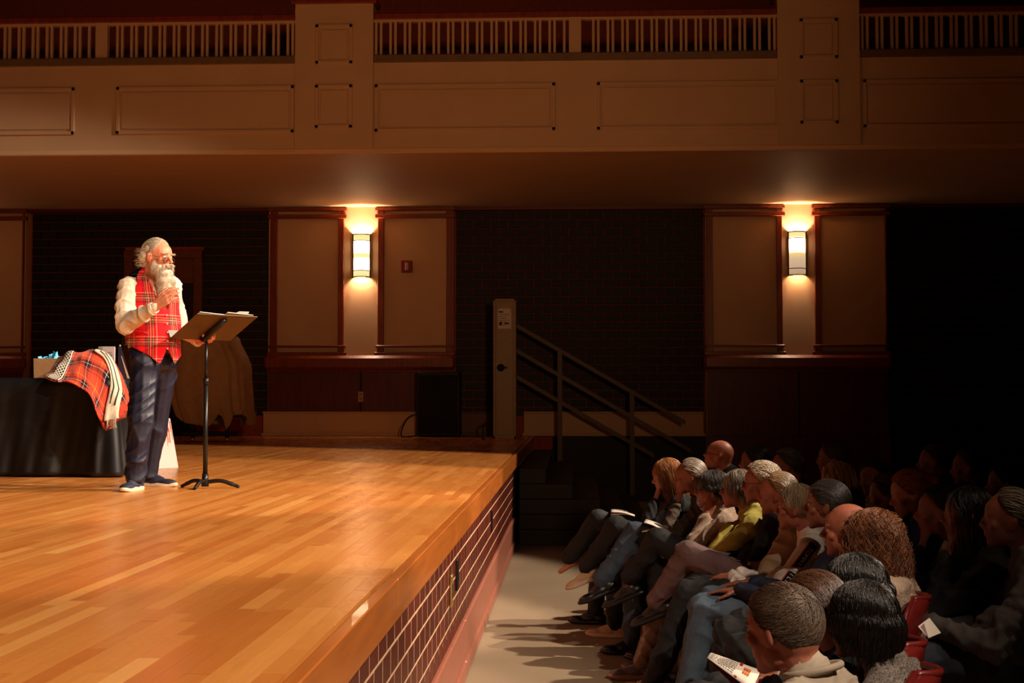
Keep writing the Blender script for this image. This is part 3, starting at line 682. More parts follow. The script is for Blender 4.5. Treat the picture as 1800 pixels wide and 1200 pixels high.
# white binder and dark bottle-shaped card
YBd = 11.05; v0 = A(175, 660, YBd); bd = empty('binder', (A(190, 660, YBd).x, YBd, zt+.006)); w2 = A(205, 630, YBd).x-A(182, 630, YBd).x; h2 = A(190, 609, YBd).z-zt-.006
box_o('cover', (-w2/2, 0, 0), (w2/2, .012, h2), mat('binder_white', srgb(212, 204, 200), .5), bd, .003)
box_o('spine', (-w2/2-.035, 0, 0), (-w2/2, .045, h2), mat('binder_spine', srgb(150, 140, 134), .5), bd, .006)
mb = MB()
for i in range(7):
    l_ = random.uniform(.02, .035); zz = h2*.8-i*.026; mb.box((-l_, -.0015, zz), (l_, .0005, zz+(.012 if i == 1 else .004)))
mb.build('print', mat('grey_print', srgb(150, 144, 142), .6), bd); tag(bd, 'white binder standing upright on the table behind the blanket', 'binder')
tc_ = A(212, 655, 11.0); tn_ = empty('folded_card', (tc_.x, 11.0, zt+.006)); hh = A(212, 609, 11.0).z-zt-.006
MB().prism([(-.022, 0, 0), (.075, 0, 0), (.0, 0, hh), (-.022, 0, hh)], (0, .006, 0)).build('front_face', mat('dark_blue_card', srgb(26, 40, 60), .5), tn_)
MB().prism([(.058, -.003, 0), (.075, -.003, 0), (.008, -.003, hh*.7), (.002, -.003, hh*.72)], (0, .002, 0)).build('edge_strip', mat('pale_edge', srgb(200, 190, 160), .5), tn_)
MB().ball((-.008, 0, hh+.008), .008).build('tip', mat('pale_tip', srgb(200, 180, 150), .4), tn_, True)
tag(tn_, 'dark blue pointed card standing on the table next to the white binder', 'card')
# poster board behind the speaker's legs
YP1, YP2 = 11.95, 11.5
br, blf, tp = A(313.5, 821, YP1), A(236, 836, YP2), A(299, 735, YP1+.25); tpl = A(232, 728, YP2+.25)
br.z = STG; blf.z = STG
pb = empty('poster_board', br); o_ = br
nrm2 = (blf-br).cross(tp-br).normalized(); nrm2 = nrm2 if nrm2.y < 0 else -nrm2
MB().prism([br-o_, blf-o_, tpl-o_, tp-o_], -nrm2*.008).build('board', mat('poster_white', srgb(206, 192, 182), .6, var=.02), pb)
ax1 = (tp-br); ax2 = (blf-br)
mb = MB(); mo = MB(); random.seed(3)
for i in range(60):
    a, b = random.uniform(.01, .42), random.uniform(.50, .98)
    if b < .6 and random.random() < .5: continue
    p = ax1*b*.99+ax2*a+nrm2*.001; dA = ax1.normalized(); dB = ax2.normalized()
    L_, W_ = random.uniform(.03, .09), random.uniform(.005, .012)
    (mb if i % 3 else mo).prism([p, p+dB*W_, p+dB*W_*1.2+dA*-L_, p+dB*.002+dA*-L_*1.1], nrm2*.001)
mb.build('red_streaks', mat('poster_red', srgb(200, 60, 40), .6), pb); mo.build('orange_streaks', mat('poster_orange', srgb(236, 140, 40), .6), pb)
tag(pb, 'white poster board with red and orange streaks standing behind the speaker', 'poster board')
# ---- covered equipment by the brick wall
YC = 18.6; cc = A(378, 700, YC); cx_ = cc.x; ppm = F/YC
def cover():
    rows = [(591, -10, 0.1, 355, 408), (592, 0, 1, 330, 412), (606, 0, 1, 318, 419), (640, 0, 1, 311, 436), (670, 0, 1, 309, 438), (700, 0, 1, 311, 440), (728, 0, 1, 320, 442), (750, 0, 1, 326, 444)]
    G_ = []; nn = 120
    for ri, (yy, _, kk, xa, xb) in enumerate(rows):
        zc = A(378, yy, YC).z; x0 = A(xa, yy, YC).x; x1 = A(xb, yy, YC).x; row = []
        t = ri/(len(rows)-1)
        for i in range(nn):
            th = 2*PI*i/nn; c, s_ = math.cos(th), math.sin(th)
            fold = 1+(.05*math.sin(th*9+1.3*math.sin(th*3)+t*1.5)+.035*math.sin(th*17+2))*t
            e = .55; X_ = math.copysign(abs(c)**e, c); Y_ = math.copysign(abs(s_)**e, s_)
            lift = 0
            if ri == len(rows)-1:
                pxx = (x0+x1)/2+(x1-x0)/2*c; u_ = (c+1)/2
                lift = np.interp(u_, [0, .1, .3, .5, .55, .62, .68, .75, .9, .96, 1], [.25, .08, .05, .02, .28, -.05, .04, .22, .26, .12, .02])*(1 if s_ < 0 else .8)
            row.append(((x0+x1)/2+(x1-x0)/2*X_*fold*(.55 if ri == 0 else 1), YC+.45*Y_*fold*(.5 if ri == 0 else 1), zc+lift*t+.01*math.sin(th*7)*(1-t)))
        G_.append(row)
    top = [(cx_+.1, YC, G_[0][0][2]+.005)]*nn
    G_ = [top]+G_; G_ = np.array(G_)
    G_ = np.stack([catmull(G_[:, j], 4) for j in range(nn)], 1); return grid_mesh(G_, closed=True, thick=.008)
cb = empty('covered_equipment', (cx_, YC, STG)); me = cover(); setv(me, getv(me)-np.array([cx_, YC, STG]))
obj('cloth_cover', me, mat('taupe_cover', srgb(176, 134, 92), .7, bump=.1, var=.1), cb)
box_o('body', (-.38, -.25, .34), (.30, .25, 1.15), BLACK, cb)
for sx in (-.28, .20): tube_o('leg', [(sx, -.1, .06), (sx, -.1, .36)], .03, BLACK, cb); MB().ball((sx, -.1, .035), .034).build('caster', BRASS, cb, True)
box_o('base_bar', (-.42, -.14, .08), (.34, -.06, .14), BLACK, cb, .01)
tag(cb, 'tall equipment draped in a taupe cloth in front of the brick wall', 'covered equipment')
# ================================================================== PEOPLE
V = Vector
def frame(fwd, upv=(0, 0, 1), tilt=0):
    f_ = V(fwd).normalized(); u = V(upv); l = u.cross(f_).normalized(); u = f_.cross(l).normalized()
    M_ = Matrix((f_, l, u)).transposed()
    if tilt: M_ = M_ @ Matrix.Rotation(tilt, 3, 'Y')
    return M_
def head_prims(mb, c, R, s=1, fem=False, nose=1.0, jaw=1.0):
    c = V(c); T = lambda x, y, z: c+R @ V((x*s, y*s, z*s))
    def E(p, r, n=16): mb.ball(T(*p), [q*s for q in r], R, n, 12)
    E((-.012, 0, .026), (.099, .077, .091), 20); E((-.04, 0, -.01), (.068, .066, .075)); E((.03, 0, .03), (.062, .066, .062))
    E((.032, 0, -.042), (.058, .055*jaw, .066)); E((.048, 0, -.078), (.036, .038*jaw, .032)); E((.066, 0, -.099), (.021, .023, .017))
    for q in (-1, 1):
        E((.002, q*.048, -.058), (.032, .014, .036)); E((.058, q*.041, -.022), (.024, .022, .021)); E((.074, q*.028, .021), (.017, .027, .0075))
        E((.094, q*.0125, -.031), (.009, .0085, .0075)); E((-.008, q*.0765, -.008), (.019, .008, .031)); E((-.014, q*.083, -.002), (.012, .006, .024))
        E((.079, q*.033, -.001), (.010, .016, .004))
    mb.cap(T(.084, 0, .012), T(.108*nose, 0, -.024), .0085*s, .0115*s); E((.085, 0, -.052), (.012, .020, .0065)); E((.084, 0, -.066), (.012, .018, .0065)); E((.07, 0, -.058), (.02, .03, .02))
def eyes(c, R, s, par, mb_only=None, closed=False):
    c = V(c); W = mat('eye_white', srgb(214, 200, 190), .2, var=.02); I = mat('iris', srgb(50, 44, 36), .2)
    for q in (-1, 1):
        e = MB().ball(c+R @ V((.0735*s, q*.031*s, .004*s)), .0118*s, None, 12, 8).build('eye', W, par, True)
        MB().ball(c+R @ V((.0812*s, q*.0315*s, .003*s)), (.0052*s,)*3, None, 8, 6).build('iris', I, e, True)
def hand(mb, wr, d, n, curl=.5, s=1, thumb=1, spread=.12, th_out=.7, curls=None):
    wr = V(wr); d = V(d).normalized(); n = V(n); n = (n-d*n.dot(d)).normalized(); l = d.cross(n)*thumb   # l points to thumb side
    R = lambda v, ax, a: Matrix.Rotation(a, 3, ax) @ v
    off = (.030, .010, -.011, -.030); ln = (.073, .081, .075, .058)
    for i in range(4):
        k = wr+d*(.088-.006*abs(i-1.2))*s+l*off[i]*s
        mb.cap(wr+l*off[i]*.55*s+d*.012*s, k, .0150*s, .0115*s, 8)
        dd = (d+l*off[i]*spread*30*.3).normalized(); ax = d.cross(n); p = k; c_ = curls[i] if curls else curl*(1+.12*i)
        r = .0092*s
        for j, fr in enumerate((.46, .31, .23)):
            dd = R(dd, ax, c_*(.55 if j == 0 else .8)); q = p+dd*ln[i]*fr*s; mb.cap(p, q, r, r*.9, 8); p = q; r *= .9
    t0 = wr+l*.020*s+d*.022*s+n*.006*s; td_ = (d*.75+l*th_out+n*.35).normalized()
    p1 = t0+td_*.042*s; mb.cap(t0, p1, .0145*s, .0115*s, 8); td2 = (d*.95+l*th_out*.45+n*.3).normalized(); p2 = p1+td2*.030*s; mb.cap(p1, p2, .011*s, .010*s, 8); mb.cap(p2, p2+(td2+d*.2).normalized()*.024*s, .010*s, .008*s, 8)
def shoe(par, ank, toe_dir, s, um, sm, up=(0, 0, 1), heel=False, fancy=0):
    """shoe with the ankle joint .085 above the sole; toe_dir along the foot"""
    R = frame(toe_dir, up); ank = V(ank); T = lambda x, y, z: ank+R @ V((x*s, y*s, z*s))
    mb = MB()
    mb.ball(T(-.03, 0, -.045), (.05*s, .036*s, .038*s), R, 14, 10); mb.ball(T(.05, 0, -.048), (.075*s, .041*s, .034*s), R, 14, 10); mb.ball(T(.135, 0, -.056), (.065*s, .045*s, .026*s), R, 14, 10)
    mb.cap(T(-.02, 0, -.04), T(-.005, 0, .012), .037*s, .036*s, 12); mb.cap(T(.02, 0, -.02), T(.09, 0, -.045), .034*s, .03*s, 12)
    zc = -.079
    def cut(v):
        q = (v-np.array(ank)) @ np.array(R)            # local coords
        q[:, 2] = np.maximum(q[:, 2], -.076*s); return q @ np.array(R).T+np.array(ank)
    o = obj('shoe', blob(mb, .006 if s > 0 else .01, 3, fn=cut, dec=.6), um, par)
    # sole outline
    pts = []
    for a in np.linspace(0, 2*PI, 28, endpoint=False):
        x = .058+.148*math.cos(a); wd = .040+.010*math.exp(-((x-.14)/.06)**2)-.004*math.exp(-((x-.03)/.04)**2); pts.append((x, wd*math.copysign(abs(math.sin(a))**.75, math.sin(a))))
    rows = []
    for z, e in ((-.088, .93), (-.086, 1.0), (-.074, 1.03), (-.062, .99), (-.058, .9)):
        rows.append([tuple(T(.058+(x-.058)*e, y*e, z+(.012*max(0, (x-.12)/.09)**2 if z < -.07 else .006*max(0, (x-.12)/.09)))) for x, y in pts])
    mb2 = MB(); n = len(pts)
    mb2.add([q for r_ in rows for q in r_], [(i*n+j, i*n+(j+1) % n, (i+1)*n+(j+1) % n, (i+1)*n+j) for i in range(4) for j in range(n)]+[tuple(range(n))[::-1], tuple(range(4*n, 5*n))])
    sl = mb2.build('sole', sm, o, True)
    if fancy:
        mb = MB()
        for i in range(4):
            x = .045+.022*i; z_ = -.004-.011*i; mb.tube(catmull([tuple(T(x, -.026, z_-.012)), tuple(T(x+.006, 0, z_+.008)), tuple(T(x+.012, .026, z_-.012))], 3), .0028*s, 5)
        mb.build('laces', mat('laces', srgb(90, 84, 90), .7), o, True)
    return o
def elev_min(az, prof):
    xs = [p[0] for p in prof]; ys_ = [p[1] for p in prof]; return np.interp(np.abs(az), xs, ys_)
PROF = dict(short=[(0, 46), (35, 40), (60, 24), (78, 4), (100, -14), (125, -36), (180, -46)],
            full=[(0, 38), (35, 32), (55, 12), (72, -10), (100, -25), (125, -40), (180, -50)],
            thin=[(0, 74), (30, 66), (55, 34), (78, 6), (100, -14), (125, -38), (180, -46)],
            ring=[(0, 88), (40, 84), (60, 40), (78, 8), (100, -14), (125, -38), (180, -46)])
def hair(par, c, R, s, prof, m, thick=.06, n=500, field='back', long_=0, curl=0, rad=.0014, seed=0, top=90, lift=.03, wid=1.0, name='hair', slen=9):
    c = np.array(c); Rm = np.array(R); g = np.random.default_rng(seed); pf = PROF[prof]
    cen = np.array([-.012, 0, .026])*s; rd = np.array([.099, .077, .091])*s*1.02
    # base cap
    na = 64; rows = 18; az = np.linspace(-180, 180, na, endpoint=False); em = elev_min(az, pf); GG = []
    long_az = np.clip((np.abs(az)-62)/25, 0, 1)
    tvals = list(np.linspace(0, 1, rows))
    for t in tvals:
        e = np.radians(np.minimum(top, 90)*(1-t)+em*t) if top >= 90 else np.radians(top*(1-t)+em*t); a = np.radians(az)
        q = np.stack([np.cos(e)*np.cos(a), np.cos(e)*np.sin(a), np.sin(e)], 1); vis = np.clip((top-em)/14, 0, 1)
        nz = 1+thick*(1-.25*t)+.012*np.sin(a*23+3*np.sin(e*5+seed))+.012*np.sin(a*41+e*9)+curl*.03*np.sin(a*13+e*17)*np.sin(e*23+a*5)
        if t > .93: nz = nz-.02*(1-long_az*(long_ > 0))
        nz = .93+(nz-.93)*vis; GG.append(q*rd*nz[:, None]+cen)
    if long_:
        base = GG[-1].copy()
        for k in np.linspace(.08, 1, 12):
            flare = 1+.12*math.sin(k*PI)*wid-.08*k
            p = base.copy(); L_ = long_*(.9+.1*np.sin(az*.21+seed))
            p[:, 0] = np.where(long_az > 0, (base[:, 0])*(1-.12*k)-.02*k*s, base[:, 0]); p[:, 1] = base[:, 1]*flare*wid
            p[:, 2] = base[:, 2]-k*L_*long_az
            p[:, :2] *= (1+curl*.10*np.sin(az*.3+k*19)*(.4+k))[:, None]+(.02*np.sin(np.radians(az)*31))[:, None]
            GG.append(p)
        GG.append(GG[-1]*np.array([.6, .6, 1]))
    inner = cen+(GG[-1]-cen)*.86; 
    if not long_: GG.append(inner)
    GG = np.array([q @ Rm.T+c for q in GG]); o = obj(name, grid_mesh(GG, closed=True), UNDER_SHADE.get(m.name, m), par)
    # strands
    if n:
        q = g.normal(size=(n*5, 3)); q /= np.linalg.norm(q, axis=1)[:, None]; a = np.degrees(np.arctan2(q[:, 1], q[:, 0])); e = np.degrees(np.arcsin(q[:, 2]))
        q = q[(e > np.minimum(elev_min(a, pf)-2, 86)) & (e < top+2)][:n]; n = len(q); K = slen
        st_len = g.uniform(.5, 1.1, n); D0 = dict(back=(-1, 0, -.25), down=(-.15, 0, -1), fwd=(.6, .2, -.6), side=(-.3, .9, -.3), whirl=(0, 0, -1))[field]
        d = np.tile(np.array(D0, float), (n, 1)); d[:, 1] += g.normal(size=n)*.18
        if field == 'down': d[:, 1] += np.sign(q[:, 1])*.5
        if field == 'whirl':
            ctr = np.array([-.62, .1, .78]); t_ = np.cross(q, ctr); d = t_*.9-(ctr-q)*.5
        d += g.normal(size=(n, 3))*.15
        pos = []; z_drop = np.zeros(n); frozen = np.zeros(n, bool); lf = g.uniform(.3, 1.2, n)*lift; ph = g.uniform(0, 6, n)
        for k in range(K):
            t = k/(K-1); r_ = 1+thick*.9+lf*(math.sin(t*PI*.75)+.25)*.8
            if field == 'back': dd = d+np.stack([0*q[:, 0], 0*q[:, 0], -np.clip(-q[:, 0], 0, 1)*1.3], 1)
            else: dd = d
            p = q*rd*r_[:, None]+cen
            if curl:
                p = p+np.stack([np.cos(ph+t*14), np.sin(ph*1.7+t*13), np.cos(ph*2+t*12)*.6], 1)*(.013*curl*s*(.3+t))
            fall = np.clip(z_drop, 0, None); p[:, 2] -= fall; p[:, :2] *= (1+.15*wid*np.sin(np.clip(fall/max(long_, .05), 0, 1)*PI))[:, None] if long_ else 1
            pos.append(p)
            step = .34*st_len[:, None]*(1 if not long_ else .9)
            tang = dd-(dd*q).sum(1)[:, None]*q; tang /= np.linalg.norm(tang, axis=1)[:, None]+1e-6
            nq = q+tang*step*.55; nq /= np.linalg.norm(nq, axis=1)[:, None]
            en = np.degrees(np.arcsin(nq[:, 2])); an = np.degrees(np.arctan2(nq[:, 1], nq[:, 0])); lim = elev_min(an, pf)
            if long_:
                hang = (nq[:, 2] < -.05) & (np.abs(an) > 50); z_drop = np.where(hang, z_drop+long_*s/(K*.62)*st_len, z_drop); q = np.where(hang[:, None], q, nq)
            else:
                ok = en > lim-8; q = np.where(ok[:, None], nq, q*.997+nq*.003)
        Pn = np.stack(pos, 1)                            # n,K,3
        tan = np.gradient(Pn, axis=1); tan /= np.linalg.norm(tan, axis=2)[:, :, None]+1e-9
        ref = np.array([.3, .5, .81]); s1_ = np.cross(tan, ref); s1_ /= np.linalg.norm(s1_, axis=2)[:, :, None]+1e-9; s2_ = np.cross(tan, s1_)
        rr = rad*np.interp(np.linspace(0, 1, K), [0, .2, .7, 1], [.7, 1, .9, .15])[None, :, None]
        vv = np.stack([Pn+rr*(s1_*math.cos(b)+s2_*math.sin(b)) for b in (0, 2*PI/3, 4*PI/3)], 2).reshape(-1, 3) @ Rm.T+c
        idx = np.arange(n*K*3).reshape(n, K, 3); fs = []
        for j in range(3): fs.append(np.stack([idx[:, :-1, j], idx[:, :-1, (j+1) % 3], idx[:, 1:, (j+1) % 3], idx[:, 1:, j]], -1).reshape(-1, 4))
        fs = np.concatenate(fs); me = fast_mesh(vv, fs); obj('strands', me, m, o)
    return o
def fast_mesh(v, quads):
    me = bpy.data.meshes.new('m'); nq = len(quads); me.vertices.add(len(v)); me.vertices.foreach_set('co', np.asarray(v, np.float32).ravel())
    me.loops.add(nq*4); me.loops.foreach_set('vertex_index', np.asarray(quads, np.int32).ravel()); me.polygons.add(nq)
    me.polygons.foreach_set('loop_start', np.arange(0, nq*4, 4, dtype=np.int32)); me.polygons.foreach_set('use_smooth', [True]*nq)
    me.update(calc_edges=True); return me
def strands_from(roots, dirs, L, m, par, rad, name='strands', jit=.25, seed=0, K=5, grav=.3):
    g = np.random.default_rng(seed); n = len(roots); p = np.array(roots, float); d = np.array(dirs, float)+g.normal(size=(n, 3))*jit; d /= np.linalg.norm(d, axis=1)[:, None]
    L = g.uniform(.6, 1.15, n)[:, None]*L; pos = [p.copy()]
    for k in range(K-1):
        p = p+d*L/(K-1); pos.append(p.copy()); d = d+np.array([0, 0, -grav])/K+g.normal(size=(n, 3))*jit*.25; d /= np.linalg.norm(d, axis=1)[:, None]
    Pn = np.stack(pos, 1); tan = np.gradient(Pn, axis=1); tan /= np.linalg.norm(tan, axis=2)[:, :, None]; ref = np.array([.8, .5, .1]); a = np.cross(tan, ref); a /= np.linalg.norm(a, axis=2)[:, :, None]; b = np.cross(tan, a)
    rr = rad*np.interp(np.linspace(0, 1, K), [0, .3, 1], [.8, 1, .1])[None, :, None]
    vv = np.stack([Pn+rr*(a*math.cos(q)+b*math.sin(q)) for q in (0, 2*PI/3, 4*PI/3)], 2).reshape(-1, 3); idx = np.arange(n*K*3).reshape(n, K, 3); fs = []
    for j in range(3): fs.append(np.stack([idx[:, :-1, j], idx[:, :-1, (j+1) % 3], idx[:, 1:, (j+1) % 3], idx[:, 1:, j]], -1).reshape(-1, 4))
    return obj(name, fast_mesh(vv, np.concatenate(fs)), m, par)
def glasses(par, c, R, s, m, low=0, lens=True):
    c = V(c); T = lambda x, y, z: c+R @ V((x*s, y*s, z*s)); g = MB(); x0 = .098-low*.5; z0 = -.002-low
    for q in (-1, 1):
        g.tube([T(x0-.004*abs(math.cos(a)), q*.034+.023*math.cos(a), z0+.017*math.sin(a)) for a in np.linspace(0, 2*PI, 17)], .0017*s, 6, False)
        g.tube([T(x0-.004, q*.057, z0+.008), T(.06, q*.074, .006-low*.3), T(-.01, q*.083, .004)], .0017*s, 6)
    g.tube([T(x0, -.011, z0+.005), T(x0+.003, 0, z0+.009), T(x0, .011, z0+.005)], .0017*s, 6)
    o = g.build('glasses', m, par, True)
    if lens:
        gm = mat('lens_glass', srgb(235, 235, 235), .05)
        if not gm.get('t'): gm['t'] = 1; gm.node_tree.nodes['Principled BSDF'].inputs['Transmission Weight'].default_value = 1; gm.node_tree.nodes['Principled BSDF'].inputs['IOR'].default_value = 1.05
        for q in (-1, 1):
            MB().add([T(x0, q*.034+.022*math.cos(a), z0+.016*math.sin(a)) for a in np.linspace(0, 2*PI, 16, endpoint=False)], [tuple(range(16))]).build('lens', gm, o)
    return o
def skin(name, rgb, var=.10): return mat(name, srgb(*rgb), .48, sss=.12, var=var, scale=28, bump=.08, bscale=180)
UNDER_SHADE = {}  # darker base-cap copy of each hair colour, shade beneath the strands painted in
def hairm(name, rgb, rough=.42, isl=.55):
    k = .78 if min(rgb) > 120 else .5; UNDER_SHADE[name] = mat(name+'_under_shade', tuple(c*k**1.6 for c in srgb(*rgb)), .7, var=.3, scale=40, stretch=(1, 1, .3), bump=.3, bscale=120)
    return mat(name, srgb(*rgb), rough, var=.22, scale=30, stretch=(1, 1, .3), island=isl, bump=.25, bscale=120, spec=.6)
# ------------------------------------------------------------------ the speaker
SK = skin('speaker_skin', (222, 142, 108)); WH = hairm('white_hair', (198, 182, 156), .6, .2)
Fh = V((.93, -.36, -.10)); hs = 1.07; hc = A(277.5, 452, 9.16); RH = frame(Fh)
base = V((A(255, 860, 9.2).x, 9.2, STG)); SP = empty('person', base)
def Lb(v): return V(v)-base
def a(px, py_, Y): return Lb(A(px, py_, Y))
hc = Lb(hc); ft = V((.77, -.638, 0)); lt = V((.638, .77, 0)); up_ = V((0, 0, 1))
ztm = lambda y: A(268, y, 9.25).z-STG
tc0 = lambda y, dx=0: V((A(264.5, 560, 9.25).x-base.x, .05, ztm(y)))+ft*dx
sh_r = tc0(507)-lt*.178; sh_l = tc0(502)+lt*.155
el_r = a(223, 568, 9.02); wr_r = a(272, 540, 8.86); el_l = a(318, 580, 9.52); wr_l = a(349, 600, 9.36)
hip_r, kn_r, an_r = a(254, 640, 9.14), a(249, 738, 9.06), a(237, 846, 9.06); hip_l, kn_l, an_l = a(288, 640, 9.36), a(276, 738, 9.42), a(262, 842, 9.45)
an_r.z = .088; an_l.z = .088
bd_ = MB(); head_prims(bd_, hc, RH, hs, nose=1.02)
bd_.cap(tc0(500), hc+RH @ V((-.03, 0, -.05)), .07, .062); bd_.ball(tc0(520, .0), (.13, .16, .16)); bd_.ball(tc0(570, .03), (.14, .16, .18)); bd_.ball(tc0(620), (.13, .15, .11))
for sh, el, wr in ((sh_r, el_r, wr_r), (sh_l, el_l, wr_l)): bd_.chain([tc0(506), sh, el, wr], [.07, .055, .042, .028])
for h_, k_, an_ in ((hip_r, kn_r, an_r), (hip_l, kn_l, an_l)): bd_.chain([h_, k_, an_], [.082, .056, .04])
bd_.cap(an_r+V((0, .02, -.03)), an_r+V((-.015, -.10, -.055)), .03, .02); bd_.cap(an_l-V((0, 0, .03)), an_l+V((.12, -.03, -.055)), .03, .02)
hand(bd_, wr_r, a(303, 514, 8.84)-wr_r, V((.25, 1, -.2)), s=1.22, thumb=1, curls=(.22, .26, .3, .36), spread=.015, th_out=.75)
hand(bd_, wr_l, (a(380, 601, 9.22)-wr_l), V((.1, -.3, 1)), s=1.2, thumb=-1, curls=(.75, .8, .85, .9), spread=.1)
obj('body', blob(bd_, .0048, 2, dec=.5), SK, SP)
eyes(hc, RH, hs, SP)
# ears and hair
hair(SP, hc, RH, hs, 'thin', WH, thick=.035, n=1500, field='back', rad=.0012, lift=.06, seed=5)
T_ = lambda x, y, z: hc+RH @ V((x*hs, y*hs, z*hs))
tf = MB()
for q in (-1, 1):
    for p, r in (((-.07, q*.06, -.02), (.03, .026, .035)), ((-.085, q*.035, -.04), (.03, .03, .03)), ((-.06, q*.072, .01), (.03, .018, .03)), ((-.03, q*.07, .04), (.03, .018, .03))): tf.ball(T_(*p), [x*hs for x in r], RH)
hb_ = obj('back_hair', blob(tf, .006, 3, amp=.006, freq=3, seed=4), WH, SP)
g_ = np.random.default_rng(2); rt = []; dr = []
for i in range(500):
    q = g_.choice([-1, 1]); p = V((g_.uniform(-.10, -.02), q*g_.uniform(.02, .082), g_.uniform(-.07, .05))); rt.append(T_(*p)); dr.append(RH @ V((-1, q*.5, g_.uniform(-.4, .2))))
strands_from(rt, dr, .035, WH, hb_, .0014, 'strands', grav=.5)
# beard
brd = MB()
for p, r in (((.064, 0, -.105), (.052, .060, .045)), ((.078, 0, -.150), (.056, .064, .055)), ((.088, 0, -.192), (.052, .058, .045)), ((.098, -.01, -.215), (.036, .044, .028))): brd.ball(T_(*p), [x*hs for x in r], RH)
for q in (-1, 1):
    for p, r in (((.02, q*.058, -.062), (.026, .018, .040)), ((.05, q*.047, -.075), (.030, .022, .034)), ((.094, q*.019, -.045), (.012, .022, .010)), ((.085, q*.038, -.058), (.012, .014, .014))): brd.ball(T_(*p), [x*hs for x in r], RH)
BRD = hairm('white_beard', (222, 204, 178), .65, .15)
bo = obj('beard', blob(brd, .005, 3, amp=.004, freq=4, seed=9), BRD, SP)
rt = []; dr = []; bv = getv(bo.data); bn = getn(bo.data); sel = g_.choice(len(bv), 3600)
for i in sel: rt.append(bv[i]-bn[i]*.003); dr.append(bn[i]*.35+np.array(RH @ V((.25, 0, -1))))
strands_from(rt, dr, .034, BRD, bo, .0011, 'strands', jit=.22, grav=.4)
rt = []; dr = []
for i in range(260):
    q = g_.choice([-1, 1]); rt.append(T_(.101+g_.uniform(-.004, .004), q*g_.uniform(.002, .03), -.043+g_.uniform(-.004, .006))); dr.append(RH @ V((.25, q*.8, -.5)))
strands_from(rt, dr, .022, BRD, bo, .0011, 'moustache', jit=.2)
MB().ball(T_(.104, 0, -.064), (.006, .016, .005), RH).build('mouth', mat('lip_dark', srgb(120, 50, 40), .5), SP, True)
rt = []; dr = []
for i in range(160):
    q = g_.choice([-1, 1]); rt.append(T_(.089, q*g_.uniform(.012, .05), .024+g_.uniform(-.003, .004))); dr.append(RH @ V((.6, q*.6, .2)))
strands_from(rt, dr, .014, WH, SP, .0009, 'eyebrows', jit=.3)
glasses(SP, hc, RH, hs, mat('wire_frame', srgb(120, 90, 50), .3, .8), low=.014)
# shirt
SHIRT = mat('cream_shirt', srgb(226, 208, 182), .75, var=.03, bump=.5, bscale=16)
sm_ = MB(); sm_.cap(tc0(497), tc0(486), .10, .072); sm_.ball(tc0(520), (.15, .165, .15)); sm_.ball(tc0(570, .02), (.15, .165, .17)); sm_.ball(tc0(604, .0), (.14, .155, .06))
sm_.chain([tc0(508)-lt*.08, sh_r, sh_r*.45+el_r*.55+V((-.012, 0, 0)), el_r, el_r*.55+wr_r*.45, wr_r*.88+el_r*.12, wr_r], [.075, .073, .080, .074, .062, .050, .039])
sm_.chain([tc0(508)+lt*.08, sh_l, el_l, el_l*.4+wr_l*.6, wr_l*.95+el_l*.05], [.085, .078, .066, .05, .036])
so = obj('shirt', blob(sm_, .007, 3, amp=.014, freq=2.1, seed=3), SHIRT, SP)
for wr, el in ((wr_r, el_r), (wr_l, el_l)):
    dd = (wr-el).normalized(); MB().tube([wr-dd*.055, wr-dd*.05, wr-dd*.002, wr+dd*.002], [.040, .0415, .0405, .036], 20).build('cuff', SHIRT, so, True)
cl = MB(); 
for sgn in (-1, 1): cl.tube([tc0(476)-ft*.06, tc0(477)+lt*sgn*.065, tc0(487, .075)+lt*sgn*.03, tc0(494, .10)+lt*sgn*.01], [.016, .018, .018, .010], 8)
cl.build('collar', SHIRT, so, True)
